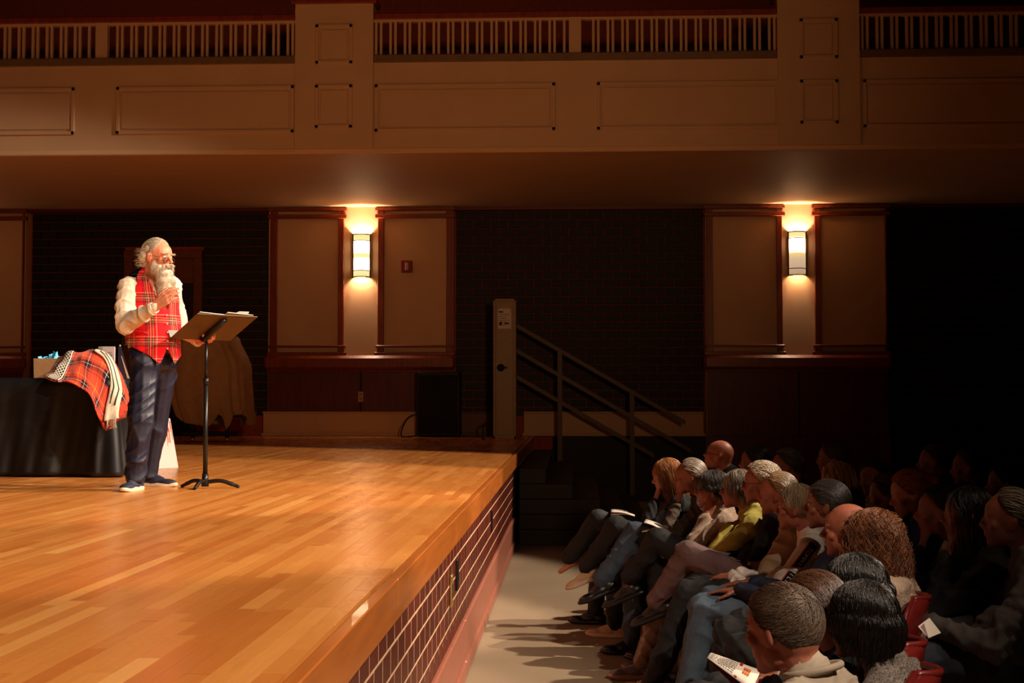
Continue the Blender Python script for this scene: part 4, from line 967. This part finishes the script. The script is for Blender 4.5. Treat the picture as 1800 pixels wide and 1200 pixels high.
# vest
def prof_at(y):
    ys_ = [470, 480, 490, 505, 530, 560, 590, 610, 640]
    return (np.interp(y, ys_, [.075, .125, .165, .178, .186, .188, .186, .186, .19]), np.interp(y, ys_, [.085, .10, .115, .135, .158, .176, .185, .185, .19]), np.interp(y, ys_, [-.02, -.015, -.01, 0, .012, .02, .022, .02, .02]))
def vest():
    nphi = 128; G_ = []; U_ = []
    for t in np.linspace(0, 1, 70):
        row = []; ur = []
        for j in range(nphi+1):
            ph = -PI+2*PI*j/nphi; d_ = abs(math.degrees(ph))
            hem_ = np.interp(d_, [0, 1.5, 17, 34, 60, 90, 180], [613, 615, 641, 629, 616, 608, 603])
            y = 470+(hem_-470)*t; aa, bb, off = prof_at(y); aa += .008; bb += .008
            if t > .8: aa += .006*math.sin(ph*11)*(t-.8)*5
            p = tc0(y)+ft*(off+bb*math.cos(ph))+lt*(aa*math.sin(ph)); p = p+(ft*math.cos(ph)+lt*math.sin(ph))*(.004*math.sin(y*.13+ph*3))
            row.append(tuple(p)); ur.append((ph*.175+.06, p.z))
        G_.append(row); U_.append(ur)
    G_ = np.array(G_); U_ = np.array(U_); n, k = G_.shape[:2]; vs = G_.reshape(-1, 3); fs = []; back = []
    for i in range(n-1):
        t = (i+.5)/(n-1); y = 470+140*t
        for j in range(k-1):
            ph = math.degrees(-PI+2*PI*(j+.5)/nphi); d_ = abs(ph)
            vn = np.interp(y, [470, 490, 545], [52, 30, .6])          # V neck half angle
            if y < 545 and d_ < vn: continue
            if y < 548:                                                 # armholes
                hw_ = np.interp(y, [484, 500, 535, 548], [36, 34, 26, 0])
                if y > 484 and abs(d_-94) < hw_: continue
            if y > 548 and d_ < .9: continue
            fs.append((i*k+j, i*k+j+1, (i+1)*k+j+1, (i+1)*k+j)); back.append(1 if d_ > (100 if y > 484 else 62) else 0)
    me = py(vs, fs, True, U_.reshape(-1, 2)); me.materials.append(VEST); me.materials.append(mat('satin_back', srgb(14, 14, 22), .4))
    me.polygons.foreach_set('material_index', back); me = evalmods(me, [('SOLIDIFY', dict(thickness=.006, offset=1))]); return me
vo = obj('tartan_vest', vest(), None, SP)
for y in (556, 571, 586, 601, 614): aa, bb, off = prof_at(y); MB().ball(tc0(y)+ft*(off+bb+.018)-lt*.009, (.006, .006, .006)).build('button', mat('pearl_button', srgb(214, 196, 170), .25), vo, True)
MB().tube([tuple(tc0(y_)+ft*(prof_at(y_)[2]+(prof_at(y_)[1]+.016)*math.cos(p_))+lt*((prof_at(y_)[0]+.016)*math.sin(p_))) for y_, p_ in ((583, -1.32), (584, -1.15), (585, -1.0), (586, -.85), (588, -.72))], .0045, 6).build('pocket_welt', mat('welt_red', srgb(190, 30, 30), .7), vo, True)
# trousers
TR = mat('navy_trousers', srgb(17, 19, 42), .5, bump=.15, bscale=18)
tp_ = MB(); tp_.ball(tc0(614), (.155, .155, .07)); tp_.ball(tc0(630, -.005), (.15, .155, .12)); tp_.ball(tc0(648, -.01), (.10, .12, .09))
tp_.chain([hip_r+V((.0, 0, .04)), hip_r, kn_r, kn_r*.35+an_r*.65, an_r+V((0, .01, .0))], [.112, .112, .090, .080, .068]); tp_.chain([hip_l+V((0, 0, .04)), hip_l, kn_l, kn_l*.35+an_l*.65, an_l+V((0, 0, .0))], [.112, .108, .088, .074, .066])
def tcut(v): v[:, 2] = np.maximum(v[:, 2], .055); return v
obj('trousers', blob(tp_, .008, 4, amp=.015, freq=1.5, seed=33, fn=tcut), TR, SP)
SHN = mat('navy_knit_shoe', srgb(30, 30, 52), .7, bump=.3, bscale=120); SOLE = mat('cream_sole', srgb(232, 206, 170), .6)
shoe(SP, an_r+V((0, .03, 0)), (-.10, -1, 0), 1.06, SHN, SOLE, fancy=1); shoe(SP, an_l, (1, -.22, 0), 1.06, SHN, SOLE, fancy=1)
tag(SP, 'bearded older man in a red tartan vest standing on stage with one hand raised', 'person')
# ================================================================== AUDIENCE
CHM = mat('maroon_chair', srgb(122, 34, 30), .28, coat=.4, var=.08)
CHL = mat('chair_leg_metal', srgb(70, 64, 62), .35, .7)
def build_chair():
    """local: faces +x, seat at .44"""
    parts = {}
    me = []
    G_ = []
    for x in np.linspace(-.21, .22, 12):
        G_.append([(x, y, .44-.018*math.cos(y*6.5)*math.cos(x*5)-(.03*max(0, (x-.15)/.07)**2)) for y in np.linspace(-.22, .22, 10)])
    me.append(('seat', grid_mesh(G_, thick=.014), CHM, (0, 0, 0)))
    G_ = []
    for t in np.linspace(0, 1, 12):
        z = .58+.27*t; wd = .225*math.sqrt(max(.02, 1-max(0, (t-.35)/.68)**2.6)); row = []
        for q in np.linspace(-1, 1, 14): row.append((-.19-.05*t+.06*q*q, wd*q, z+.0*abs(q)))
        G_.append(row)
    me.append(('backrest', grid_mesh(G_, thick=.012), CHM, None))
    rim = [G_[0][0]]+[r[0] for r in G_]+[tuple(p) for p in G_[-1]]+[r[-1] for r in G_[::-1]]
    me.append(('back_rim', MB().tube([Vector(p) for p in rim], .012, 8).mesh(True), CHM, None))
    for sx, sy in ((1, 1), (1, -1), (-1, 1), (-1, -1)):
        me.append(('leg', MB().tube([(sx*.17, sy*.19, .43), (sx*.22, sy*.22, .008)], .011, 8).mesh(True), CHL, None))
    for sy in (1, -1): me.append(('back_post', MB().tube([(-.15, sy*.2, .43), (-.19, sy*.205, .6), (-.185, sy*.2, .66)], .011, 8).mesh(True), CHL, None))
    for n_, m_, k, _ in me: m_.materials.append(k)
    return me
CH = build_chair()
def chair(loc, rz, label, group=None):
    r = empty('chair', loc, rz)
    for n_, m_, k, _ in CH: o = bpy.data.objects.new(n_, m_); o.parent = r; COL.objects.link(o)
    tag(r, label, 'chair', group); return r
SKIN_A = skin('skin_ruddy', (168, 98, 74)); SKIN_B = skin('skin_tan', (140, 82, 60)); SKIN_C = skin('skin_fair', (188, 124, 100))
SKS = (SKIN_A, SKIN_B, SKIN_C)
def cloth(name, rgb, **k): return mat('cloth_'+name, srgb(*rgb), k.pop('rough', .8), bump=k.pop('bump', .2), bscale=k.pop('bscale', 40), var=k.pop('var', .08), **k)
cnt = [0]
def sitter(px, py_, Y, face, label, skn=SKIN_A, top=None, pants=None, shoes=None, sole=None, hr=None, prof='short', hkw={}, gl=False, legs='flat', arms='lap', q=1, hy=None, hp=0, hs=1.0, build=1.0, skirt=False, ch=True, gapleg=0, ankle=None, bare=False, hx0=-.07, nk=.015):
    """px,py_ head centre; face: body direction angle in degrees (world, 180 = towards the stage); hy: head yaw offset; hp: head pitch (deg, + down); q: quality"""
    cnt[0] += 1; sd_ = cnt[0]
    H = A(px, py_, Y); Zh = H.z; sc_ = 1.0
    fa = math.radians(face); fv = V((math.cos(fa), math.sin(fa), 0)); hx = hx0
    root = V((H.x-fv.x*hx, H.y-fv.y*hx, 0)); R = empty('person', root, fa)
    tag(R, label, 'person')
    lz = Zh; vox = .006 if q >= 2 else (.0085 if q == 1 else .011)
    hpos = V((hx, 0, Zh)); RHd = frame((math.cos(math.radians(hy or 0)), math.sin(math.radians(hy or 0)), -math.tan(math.radians(hp))))
    zs_ = Zh-.205+nk; nb_ = V((hx-.085, 0, Zh-.158+nk))
    chest = V((hx-.095, 0, Zh-.35)); belly = V((hx*.5-.02, 0, Zh-.50)); belly.z = max(belly.z, .60)
    sh = [V((hx-.09, sgn*.175*build, zs_-.02)) for sgn in (1, -1)]
    # legs
    g = np.random.default_rng(sd_*7+1)
    ax = ankle if ankle else .50
    hip = [V((0.0, sgn*.085, .57)) for sgn in (1, -1)]
    kn = [V((.42, sgn*(.10+g.uniform(0, .03)), .60)) for sgn in (1, -1)]; an = [V((ax+g.uniform(-.05, .04), kn[i].y*1.05, .088)) for i in (0, 1)]; td = [V((1, .12*(1-2*i), 0)) for i in (0, 1)]; tup = [V((0, 0, 1))]*2
    if legs in ('crossL', 'crossR'):
        i = 0 if legs == 'crossL' else 1; sgn = 1-2*i
        kn[i] = V((.42, sgn*.02, .76)); an[i] = V((.62, -sgn*.10, .46)); td[i] = V((.86, -sgn*.1, -.38)); tup[i] = V((.38, 0, .86))
        kn[1-i] = V((.41, -sgn*.07, .58)); an[1-i] = V((.44, -sgn*.08, .088))
    # arms
    el = [V((-.03, sgn*.26*build, Zh-.47)) for sgn in (1, -1)]; wr = [V((.20, sgn*.06, .69)) for sgn in (1, -1)]; hd = [V((.9, -sgn*.35, -.12)) for sgn in (1, -1)]; hn = [V((0, 0, -1))]*2; cu = [.4, .4]
    if arms == 'thigh': wr = [V((.24, sgn*.13, .705)) for sgn in (1, -1)]; hd = [V((1, -sgn*.05, -.15)) for sgn in (1, -1)]; cu = [.1, .1]
    if arms == 'cross': wr = [V((.08, -sgn*.08, Zh-.45+.03*sgn)) for sgn in (1, -1)]; hd = [V((.2, -sgn, .05)) for sgn in (1, -1)]; el = [V((.0, sgn*.24, Zh-.47)) for sgn in (1, -1)]; hn = [V((-1, 0, 0))]*2
    if arms in ('chinL', 'chinR', 'cheekL', 'neckL'):
        i = 1 if arms == 'chinR' else 0; sgn = 1-2*i
        tgt = dict(chinL=V((hx+.085, sgn*.03, Zh-.175)), chinR=V((hx+.085, sgn*.03, Zh-.175)), cheekL=V((hx+.03, .095, Zh-.155)), neckL=V((hx+.04, .055, Zh-.215)))[arms]
        el[i] = V((.12, sgn*.18, Zh-.45)); wr[i] = tgt; hd[i] = V((-.35, -sgn*.25, 1)) if arms != 'neckL' else V((-.9, -.3, .5)); hn[i] = V((-1, -sgn*.3, -.2)) if arms != 'cheekL' else V((-.2, -1, 0)); cu[i] = .75 if arms[:4] == 'chin' else .25
        wr[1-i] = V((.10, sgn*.03, Zh-.47))
    if arms == 'holdL': wr[0] = V((.27, .10, .74)); el[0] = V((.02, .24, Zh-.48)); hd[0] = V((1, -.15, .1)); hn[0] = V((0, -1, -.3)); cu[0] = .5
    b = MB(); head_prims(b, hpos, RHd, hs)
    b.cap(nb_, hpos+RHd @ V((-.03, 0, -.05)), .062, .056, 14); b.ball(chest, (.09, .13, .15)); b.ball(belly, (.10, .13, .13)); b.ball((0, 0, .57), (.12, .14, .09))
    for i in (0, 1):
        b.chain([nb_, sh[i], el[i], wr[i]], [.055, .048, .038, .026]); b.chain([hip[i], kn[i], an[i]], [.075, .05, .033]); b.cap(an[i]-tup[i]*.03, an[i]+td[i].normalized()*.11-tup[i]*.055, .028, .018)
        hand(b, wr[i], hd[i], hn[i], cu[i], .98, 1 if (i == 0) != (arms == 'thigh' and False) else -1)
    obj('body', blob(b, vox, 2, dec=.5 if q >= 2 else .7), skn, R)
    if q >= 1: eyes(hpos, RHd, hs, R)
    # top
    tm = MB(); B = build
    tm.ball(chest, (.125*B, .172*B, .18)); tm.ball(belly, (.15*B, .172*B, .155)); tm.ball((0.0, 0, .60), (.16*B, .175*B, .09)); tm.cap(nb_+V((0, 0, -.03)), nb_+V((.012, 0, .022)), .10, .070)
    for i in (0, 1):
        w_ = wr[i]*.93+el[i]*.07; tm.chain([nb_*.6+sh[i]*.4+V((0, 0, -.02)), sh[i], (sh[i]+el[i])/2, el[i], (el[i]+w_)/2, w_], [.082, .078*B, .070*B, .062*B, .056, .044])
    to = obj('top', blob(tm, .009 if q >= 1 else .013, 3, amp=.016, freq=2.2, seed=sd_, dec=.7), top, R)
    pm = MB(); pm.ball((-.02, 0, .57), (.16*B, .175*B, .115))
    for i in (0, 1):
        aend = an[i]*(1-gapleg)+kn[i]*gapleg
        pm.chain([hip[i], (hip[i]+kn[i])/2, kn[i], (kn[i]+aend)/2, aend+tup[i]*.02], [.108, .098, .083, .073, .062])
    obj('trousers', blob(pm, .009 if q >= 1 else .013, 3, amp=.013, freq=2.0, seed=sd_+50, dec=.7), pants, R)
    for i in (0, 1):
        if bare and i == bare-1: continue
        shoe(R, an[i], td[i], .98, shoes, sole or shoes, up=tup[i], fancy=1 if q >= 2 else 0)
    if hr is not None:
        kw = dict(thick=.07, n=260 if q < 2 else 1500, seed=sd_, rad=.0022 if q < 2 else .0013); kw.update(hkw); hair(R, hpos, RHd, hs, prof, hr, **kw)
    if gl: glasses(R, hpos, RHd, hs, mat('dark_frame', srgb(60, 50, 44), .3, .6))
    if ch:
        cl_ = root-fv*.055; chair((cl_.x, cl_.y, 0), fa, ch if isinstance(ch, str) else 'dark maroon shell chair hidden beneath a seated audience member', None if isinstance(ch, str) else 'occupied chairs hidden by the audience')
    R['hp'] = 0; del R['hp']
    return dict(R=R, head=hpos, RH=RHd, wr=wr, el=el, sh=sh, kn=kn, an=an, Zh=Zh, fa=fa, root=root, nb=nb_, top=to, fv=fv)
def toW(d, p): return d['root']+Matrix.Rotation(d['fa'], 3, 'Z') @ V(p)
def booklet(d, loc, u, v, w_, h_, label, fold=.25, name='booklet', lines=True, extra=None):
    """two-leaf booklet, local to the person's frame but a thing of its own"""
    M3 = Matrix.Rotation(d['fa'], 3, 'Z'); o_ = toW(d, loc); u = (M3 @ V(u)).normalized(); v = (M3 @ V(v)).normalized(); n = u.cross(v).normalized()
    t = empty(name, o_)
    G1 = [[tuple(u*w_*x+v*h_*y+n*(.012*math.sin(x*PI))) for x in np.linspace(0, 1, 8)] for y in (0, .5, 1)]
    obj('page', grid_mesh(G1, thick=.0012), PAPER, t)
    u2 = (u*math.cos(fold*PI)+n*math.sin(fold*PI)); G2 = [[tuple(u2*w_*x+v*h_*y+n*(.01*math.sin(x*PI)-.001)) for x in np.linspace(0, 1, 8)] for y in (0, .5, 1)]
    obj('page', grid_mesh(G2, thick=.0012), PAPER, t)
    if lines:
        mb = MB()
        for k in range(9):
            y0 = .12+k*.085; L_ = random.uniform(.5, .85)
            for xa in np.linspace(.08, L_, 5)[:-1]:
                xb = xa+(L_-.08)/4
                q_ = [u*w_*x_+v*h_*y_+n*(.012*math.sin(x_*PI)+.0016) for x_, y_ in ((xa, y0), (xb, y0), (xb, y0+.018), (xa, y0+.018))]; mb.add(q_, [(0, 1, 2, 3)])
        mb.build('print', INK, t)
    tag(t, label, 'booklet'); return t
# clothes
BLKC = cloth('black', (18, 16, 18)); NVY = cloth('navy', (20, 22, 46)); BRN = cloth('dark_brown', (70, 56, 42), bump=.4); TANP = cloth('khaki', (128, 98, 76)); PLUM = cloth('mauve_trousers', (104, 78, 76))
JEAN = cloth('jeans', (56, 66, 80), var=.2, bscale=120); JEANL = cloth('light_jeans', (70, 84, 98), var=.2, bscale=120); DEN = cloth('denim', (60, 66, 80), var=.15, bscale=150)
LACE = cloth('cream_lace', (196, 168, 144), bump=.9, bscale=220, var=.3); YELC = cloth('yellow_green', (196, 180, 84)); TANS = cloth('tan_shirt', (178, 150, 116)); WHJ = cloth('white_jacket', (236, 222, 208), rough=.5)
DKB = cloth('dark_blue', (16, 24, 66)); BLUE = cloth('royal_blue', (14, 44, 140)); GRYC = cloth('grey', (92, 86, 84)); STRP = cloth('pinstripe', (176, 160, 140)); SPK = cloth('speckled', (120, 108, 100), var=.9, scale=160)
BRNP = cloth('rust_brown', (120, 70, 44)); DKR = cloth('dark_red', (66, 14, 24)); OLV = cloth('olive_jacket', (74, 60, 46), bump=.5)
S_BLK = mat('black_shoe', srgb(18, 15, 15), .4); S_GRY = mat('grey_sneaker', srgb(96, 84, 84), .7, bump=.3, bscale=150); S_WHT = mat('white_sneaker', srgb(190, 170, 160), .6, bump=.3, bscale=120); S_BEI = mat('beige_sneaker', srgb(190, 160, 124), .7, bump=.3, bscale=150)
S_BRN = mat('brown_shoe', srgb(96, 60, 34), .5); SO_L = mat('light_sole', srgb(206, 178, 150), .6); SO_T = mat('tan_sole', srgb(150, 112, 78), .6)
H_GRY = hairm('grey_hair', (150, 132, 116)); H_WHT = hairm('pale_hair', (206, 188, 164), .5, .2); H_DGR = hairm('dark_grey_hair', (66, 58, 54)); H_BLN = hairm('ash_blond_hair', (160, 130, 96)); H_BRN = hairm('brown_hair', (74, 46, 28)); H_DRK = hairm('near_black_hair', (26, 18, 14), .3)
H_HON = hairm('honey_hair', (166, 106, 52)); H_GIN = hairm('ginger_hair', (156, 84, 36)); H_CUR = hairm('curly_auburn_hair', (122, 68, 30)); H_SAL = hairm('salt_brown_hair', (92, 72, 56))
ppl = {}
# ---------------- front row, far to near
p = sitter(1172, 836, 9.75, 178, 'woman with long honey-brown hair at the far end of the front row, chin on fist', SKIN_C, BLKC, BLKC, S_BLK, None, H_HON, 'full', dict(long_=.20, field='down', n=700, thick=.09), arms='chinL', legs='crossL', hp=12, bare=1); ppl['w1'] = p
booklet(p, (.16, -.02, .80), (1, 0, .02), (0, 1, 0), .17, .21, 'white paper held by the woman at the far end of the front row', .05)
p = sitter(1212, 838, 9.2, 176, 'grey-haired man in a dark olive jacket, second from the far end of the front row', SKIN_A, OLV, BLKC, S_BEI, SO_L, H_GRY, 'thin', dict(thick=.09, field='back', n=900), arms='chinL', legs='crossL', hp=4); ppl['m2'] = p
p = sitter(1251, 861, 8.75, 174, 'woman with dark grey hair and glasses, cream lace cardigan, cheek resting on her hand', SKIN_A, LACE, JEAN, S_BLK, None, H_DGR, 'full', dict(thick=.13, field='down', n=900, long_=.03), gl=True, arms='cheekL', legs='crossR'); ppl['w3'] = p
booklet(p, (.20, -.06, .775), (1, -.1, .05), (0, 1, .0), .17, .24, 'open white programme on the lap of the woman in the lace cardigan', .12)
p = sitter(1297, 860, 8.35, 172, 'woman with a smooth grey bob and glasses in a yellow-green cardigan, hand at her neck', SKIN_A, YELC, BLKC, S_BLK, None, H_GRY, 'full', dict(thick=.08, field='down', n=700, long_=.07), gl=True, arms='neckL', legs='crossL', gapleg=.15); ppl['w4'] = p
p = sitter(1337, 850, 7.95, 170, 'man with fluffy white hair and glasses in a black top in the front row', SKIN_A, BLKC, TANP, S_GRY, SO_T, H_WHT, 'short', dict(thick=.16, field='back', curl=.5, n=1000), gl=True, arms='lap', ankle=.58); ppl['m5'] = p
p = sitter(1366, 868, 7.6, 167, 'man with thinning blond-grey hair in a tan shirt, arms folded, leg crossed', SKIN_A, TANS, PLUM, S_BLK, None, H_BLN, 'thin', dict(thick=.08, field='back', n=900), arms='cross', legs='crossL'); ppl['m6'] = p
p = sitter(1399, 892, 7.2, 163, 'woman with short blond hair in a shiny white jacket with a lettered black sleeve stripe', SKIN_A, WHJ, BLKC, S_WHT, SO_L, H_BLN, 'full', dict(thick=.11, field='down', n=1200), arms='lap', q=2, ankle=.62, hx0=-.13); ppl['w7'] = p
p = sitter(1452, 888, 6.7, 162, 'woman with swept-back silver hair in a navy top and pale jeans', SKIN_B, NVY, JEANL, S_BLK, None, H_DGR, 'full', dict(thick=.10, field='back', n=1400), arms='thigh', q=2, hy=2, hx0=-.16); ppl['w8'] = p
p = sitter(1488, 932, 6.0, 160, 'bald man in a dark top seated just beyond the curly-haired woman', SKIN_A, NVY, BLKC, S_BLK, None, None, hy=2, arms='lap', q=2); ppl['m9'] = p
p = sitter(1530, 948, 5.55, 160, 'woman with long curly auburn hair seen from behind, in a pale lace top', SKIN_A, LACE, BLKC, S_BLK, None, H_CUR, 'full', dict(thick=.06, field='down', curl=2.0, long_=.29, n=4600, rad=.0014, slen=14, wid=1.0), hy=-12, arms='lap', q=2, ch='maroon shell chair with a rounded back under the curly-haired woman'); ppl['w10'] = p
p = sitter(1500, 1038, 4.55, 158, 'person with dark smooth hair in black, in front of the curly-haired woman', SKIN_B, BLKC, BLKC, S_BLK, None, H_DRK, 'full', dict(thick=.09, field='down', long_=.05, n=2000), hy=-15, q=2); ppl['d11'] = p
p = sitter(1430, 1072, 4.3, 158, 'woman with dark brown tied-back hair behind the near man with the striped collar', SKIN_B, BLKC, BLKC, S_BLK, None, H_BRN, 'full', dict(thick=.08, field='back', n=2200), hy=-20, q=2, ch=True); ppl['d12'] = p
p = sitter(1514, 1092, 4.1, 155, 'woman with glossy near-black hair and a speckled knit top at the bottom of the photo', SKIN_B, SPK, JEANL, S_BLK, None, H_DRK, 'full', dict(thick=.08, field='down', long_=.08, n=2600), hy=-20, q=2, ch='maroon shell chair with a rounded back beside the woman in the speckled top'); ppl['d14'] = p
p = sitter(1374, 1108, 3.72, 150, 'man with short greying brown hair and a pinstriped shirt collar, nearest the camera', SKIN_A, STRP, BRNP, S_BRN, None, H_SAL, 'short', dict(thick=.065, field='whirl', n=5200, rad=.0011, lift=.05), hy=-12, hp=6, q=2, arms='holdL', hs=1.02, nk=.035); ppl['m13'] = p
# collar, booklet of the near man
nbk = p['nb']; mb = MB(); mb.tube(catmull([tuple(nbk+V((.075*math.cos(a_), .072*math.sin(a_), .028-.02*math.cos(a_)))) for a_ in np.linspace(.4, 2*PI-.4, 12)], 3), .010, 8); mb.build('collar', STRP, p['top'], True)
p0, p1, p2, p3 = A(1243, 1156, 4.3), A(1251, 1147, 4.42), A(1338, 1178, 4.22), A(1322, 1214, 3.98)
bk = empty('booklet', p0); pn = (p3-p0).cross(p1-p0).normalized(); pn = pn if pn.z > 0 else -pn
def pq(x, y, e=0): return ((p0*(1-x)+p3*x)*(1-y)+(p1*(1-x)+p2*x)*y)-p0+pn*(e+.006*math.sin(y*PI))
obj('page', grid_mesh([[tuple(pq(x, y)) for y in np.linspace(0, 1, 6)] for x in np.linspace(0, 1, 6)], thick=.0012), PAPER, bk)
obj('lower_page', grid_mesh([[tuple(pq(x, y*.9, 0)-V((0, .004, .004+.03*x*(1-y)))) for y in np.linspace(0, 1, 6)] for x in np.linspace(0, 1, 6)], thick=.0012), mat('print_maroon_page', srgb(120, 60, 60), .6), bk)
mb = MB()
for k in range(8):
    y = .12+k*.1; xa = .05
    while xa < .56:
        xb = min(xa+random.uniform(.03, .07), .57); mb.add([pq(xa, y, .0018), pq(xb, y, .0018), pq(xb, y+.025, .0018), pq(xa, y+.025, .0018)], [(0, 1, 2, 3)]); xa = xb+.012
mb.build('print', INK, bk)
mb = MB(); mb.add([pq(.60, .02, .002), pq(.66, .02, .002), pq(.66, .95, .0045), pq(.60, .95, .0045)], [(0, 1, 2, 3)]); mb.build('red_bar', mat('print_red', srgb(150, 24, 30), .6), bk)
mb = MB()
for i in range(6): x_ = .72+.045*(i % 3); y_ = .35+.2*(i//3); mb.add([pq(x_, y_, .0035), pq(x_+.035, y_+.03, .0035), pq(x_+.03, y_+.16, .0035), pq(x_-.01, y_+.13, .0035)], [(0, 1, 2, 3)])
mb.build('orange_drawing', mat('print_orange', srgb(220, 110, 40), .6), bk)
tag(bk, 'white printed booklet with a red bar held by the man nearest the camera', 'booklet')
# lettered stripe on the white jacket's sleeve (camera side arm = left)
p = ppl['w7']; s0, e0 = p['sh'][0], p['el'][0]; ax_ = (e0-s0).normalized(); out = V((0, 1, 0)); out = (out-ax_*out.dot(ax_)).normalized(); sdv = ax_.cross(out).normalized()
def stripe_pt(t, w_, off=.074): q_ = s0*(1-t)+e0*t; ang = w_/.07; return q_+(out*math.cos(ang)+sdv*math.sin(ang))*(off-.012*t)
Gs = [[tuple(stripe_pt(t, w_)) for w_ in np.linspace(-.02, .02, 5)] for t in np.linspace(-.12, .95, 12)]
st_ = obj('sleeve_stripe', grid_mesh(Gs, thick=.003), mat('stripe_black', srgb(14, 12, 14), .5), p['top'])
mb = [[tuple(stripe_pt(t, w_, .075)) for w_ in (.020, .026)] for t in np.linspace(-.12, .95, 12)]; obj('red_edge', grid_mesh(mb, thick=.003), mat('edge_red', srgb(190, 60, 40), .6), p['top'])
for i, chh in enumerate('TOMMY HILFIGER'):
    if chh == ' ': continue
    t = -.02+i*.068; c = bpy.data.curves.new('t', 'FONT'); c.body = chh; c.size = .030; c.extrude = .0008; c.align_x = 'CENTER'; c.align_y = 'CENTER'; c.materials.append(mat('letter_white', srgb(226, 216, 204), .6))
    o = text_mesh('letter', c, st_); nrm_ = out; Mx = Matrix((ax_, nrm_.cross(ax_), nrm_)).transposed().to_4x4(); Mx.translation = stripe_pt(t, 0, .0785); o.matrix_local = Mx
# name tag on the navy top
p = ppl['w8']; q_ = p['sh'][0]+V((.075, -.03, -.06)); MB().box(q_-V((.004, .03, .015)), q_+V((.004, .03, .015)), .002).build('name_tag', mat('tag_tan', srgb(190, 150, 110), .5), p['top'])
# ---------------- second and farther rows (dim)
rest = [
 (1263, 800, 10.3, 170, 'bald man with glasses in dark clothes behind the far end of the front row', SKIN_A, BLKC, None, 'short', {}, dict(gl=True, hp=-14)),
 (1326, 812, 9.9, 170, 'dim dark-haired person right of the bald man with glasses', SKIN_B, BLKC, H_DRK, 'full', {}, {}),
 (1382, 820, 9.5, 170, 'dim person with dark grey swept hair behind the fluffy white-haired man', SKIN_B, GRYC, H_DGR, 'short', dict(thick=.12), dict(gl=True)),
 (1470, 845, 8.5, 170, 'dim woman with long brown highlighted hair behind the blond woman in white', SKIN_B, BLKC, H_HON, 'full', dict(long_=.2, field='down'), {}),
 (1462, 806, 9.9, 170, 'dim man in a knitted cap behind the long-haired woman', SKIN_B, BLKC, hairm('knit_cap', (96, 60, 44), .9), 'full', dict(thick=.16, n=0), {}),
 (1535, 842, 8.6, 170, 'dim person in a dark cap left of the ginger-haired woman', SKIN_A, BLKC, H_DGR, 'full', dict(thick=.12), dict(hy=60)),
 (1558, 872, 7.7, 170, 'dim person with brown wavy hair behind the silver-haired woman', SKIN_B, BLKC, H_BRN, 'full', dict(thick=.12, curl=.5), {}),
 (1600, 868, 7.0, 170, 'woman with pinned-up ginger hair and a royal blue top in the second row', SKIN_C, BLUE, H_GIN, 'full', dict(thick=.10, field='back', n=1200), dict(hy=10, hp=14, q=1)),
 (1650, 900, 6.4, 170, 'young man with short dark hair and white collar, second row', SKIN_B, BLKC, H_DRK, 'short', dict(thick=.09), dict(arms='chinL')),
 (1700, 905, 6.0, 170, 'woman with long dark hair, hand to her mouth, right of the young man', SKIN_B, BLKC, H_DRK, 'full', dict(long_=.22, field='down', thick=.10), dict(arms='chinL')),
 (1772, 912, 5.6, 170, 'pale-haired man in a light shirt at the right edge of the photo', SKIN_B, GRYC, hairm('dull_pale_hair', (120, 104, 84)), 'thin', dict(thick=.10), dict(arms='holdL')),
 (1640, 812, 9.6, 170, 'very dim person with brown hair far back in the third row', SKIN_B, BLKC, H_BRN, 'short', {}, {}),
 (1700, 822, 9.2, 170, 'very dim man in a pale cap at the back right of the audience', SKIN_B, BLKC, hairm('pale_cap', (110, 76, 66), .9), 'short', dict(thick=.15, n=0), {}),
 (1765, 850, 8.4, 170, 'very dim person with dark hair near the right edge behind the pale-haired man', SKIN_B, BLKC, H_DRK, 'full', {}, {}),
]
for (px, py_, Y, fc, lab, sk_, tp_m, hm_, pf, hk, kw) in rest:
    k2 = dict(q=0); k2.update(kw); hk2 = dict(n=200, rad=.003); hk2.update(hk)
    p = sitter(px, py_, Y, fc, lab, sk_, tp_m, BLKC if px < 1740 else DEN, S_BLK, None, hm_, pf, hk2, **k2); ppl[(px, py_)] = p
p = ppl[(1600, 868)]; c_ = p['head']+p['RH'] @ V((-.125, 0, .03)); MB().ball(c_, (.035, .04, .035)).build('hair_bun', H_GIN, p['R'], True)
p = ppl[(1650, 900)]; MB().tube([p['nb']+V((.05, .06, .01)), p['nb']+V((.085, .03, -.05))], [.02, .012], 8).build('collar', mat('collar_white', srgb(210, 190, 170), .7), p['top'], True)
p = ppl[(1772, 912)]
W0 = A(1618, 1100, 4.7)
tt_ = empty('booklet', W0); a_, b_, c2, d2 = [A(x, y, z)-W0 for x, y, z in ((1614, 1101, 4.7), (1634, 1086, 4.85), (1654, 1112, 4.8), (1632, 1121, 4.65))]
MB().prism([a_, b_, c2, d2], (0, .002, .001)).build('page', PAPER, tt_); MB().prism([a_+(b_-a_)*.1+(d2-a_)*.1, a_+(b_-a_)*.45+(d2-a_)*.05, d2*1.0+V((.0, -.004, .0)), d2+(a_-d2)*.12], (0, -.0015, 0)).build('fold', mat('paper_shade', srgb(150, 120, 120), .6), tt_)
tag(tt_, 'white folded booklet held in the dark second row at lower right', 'booklet')
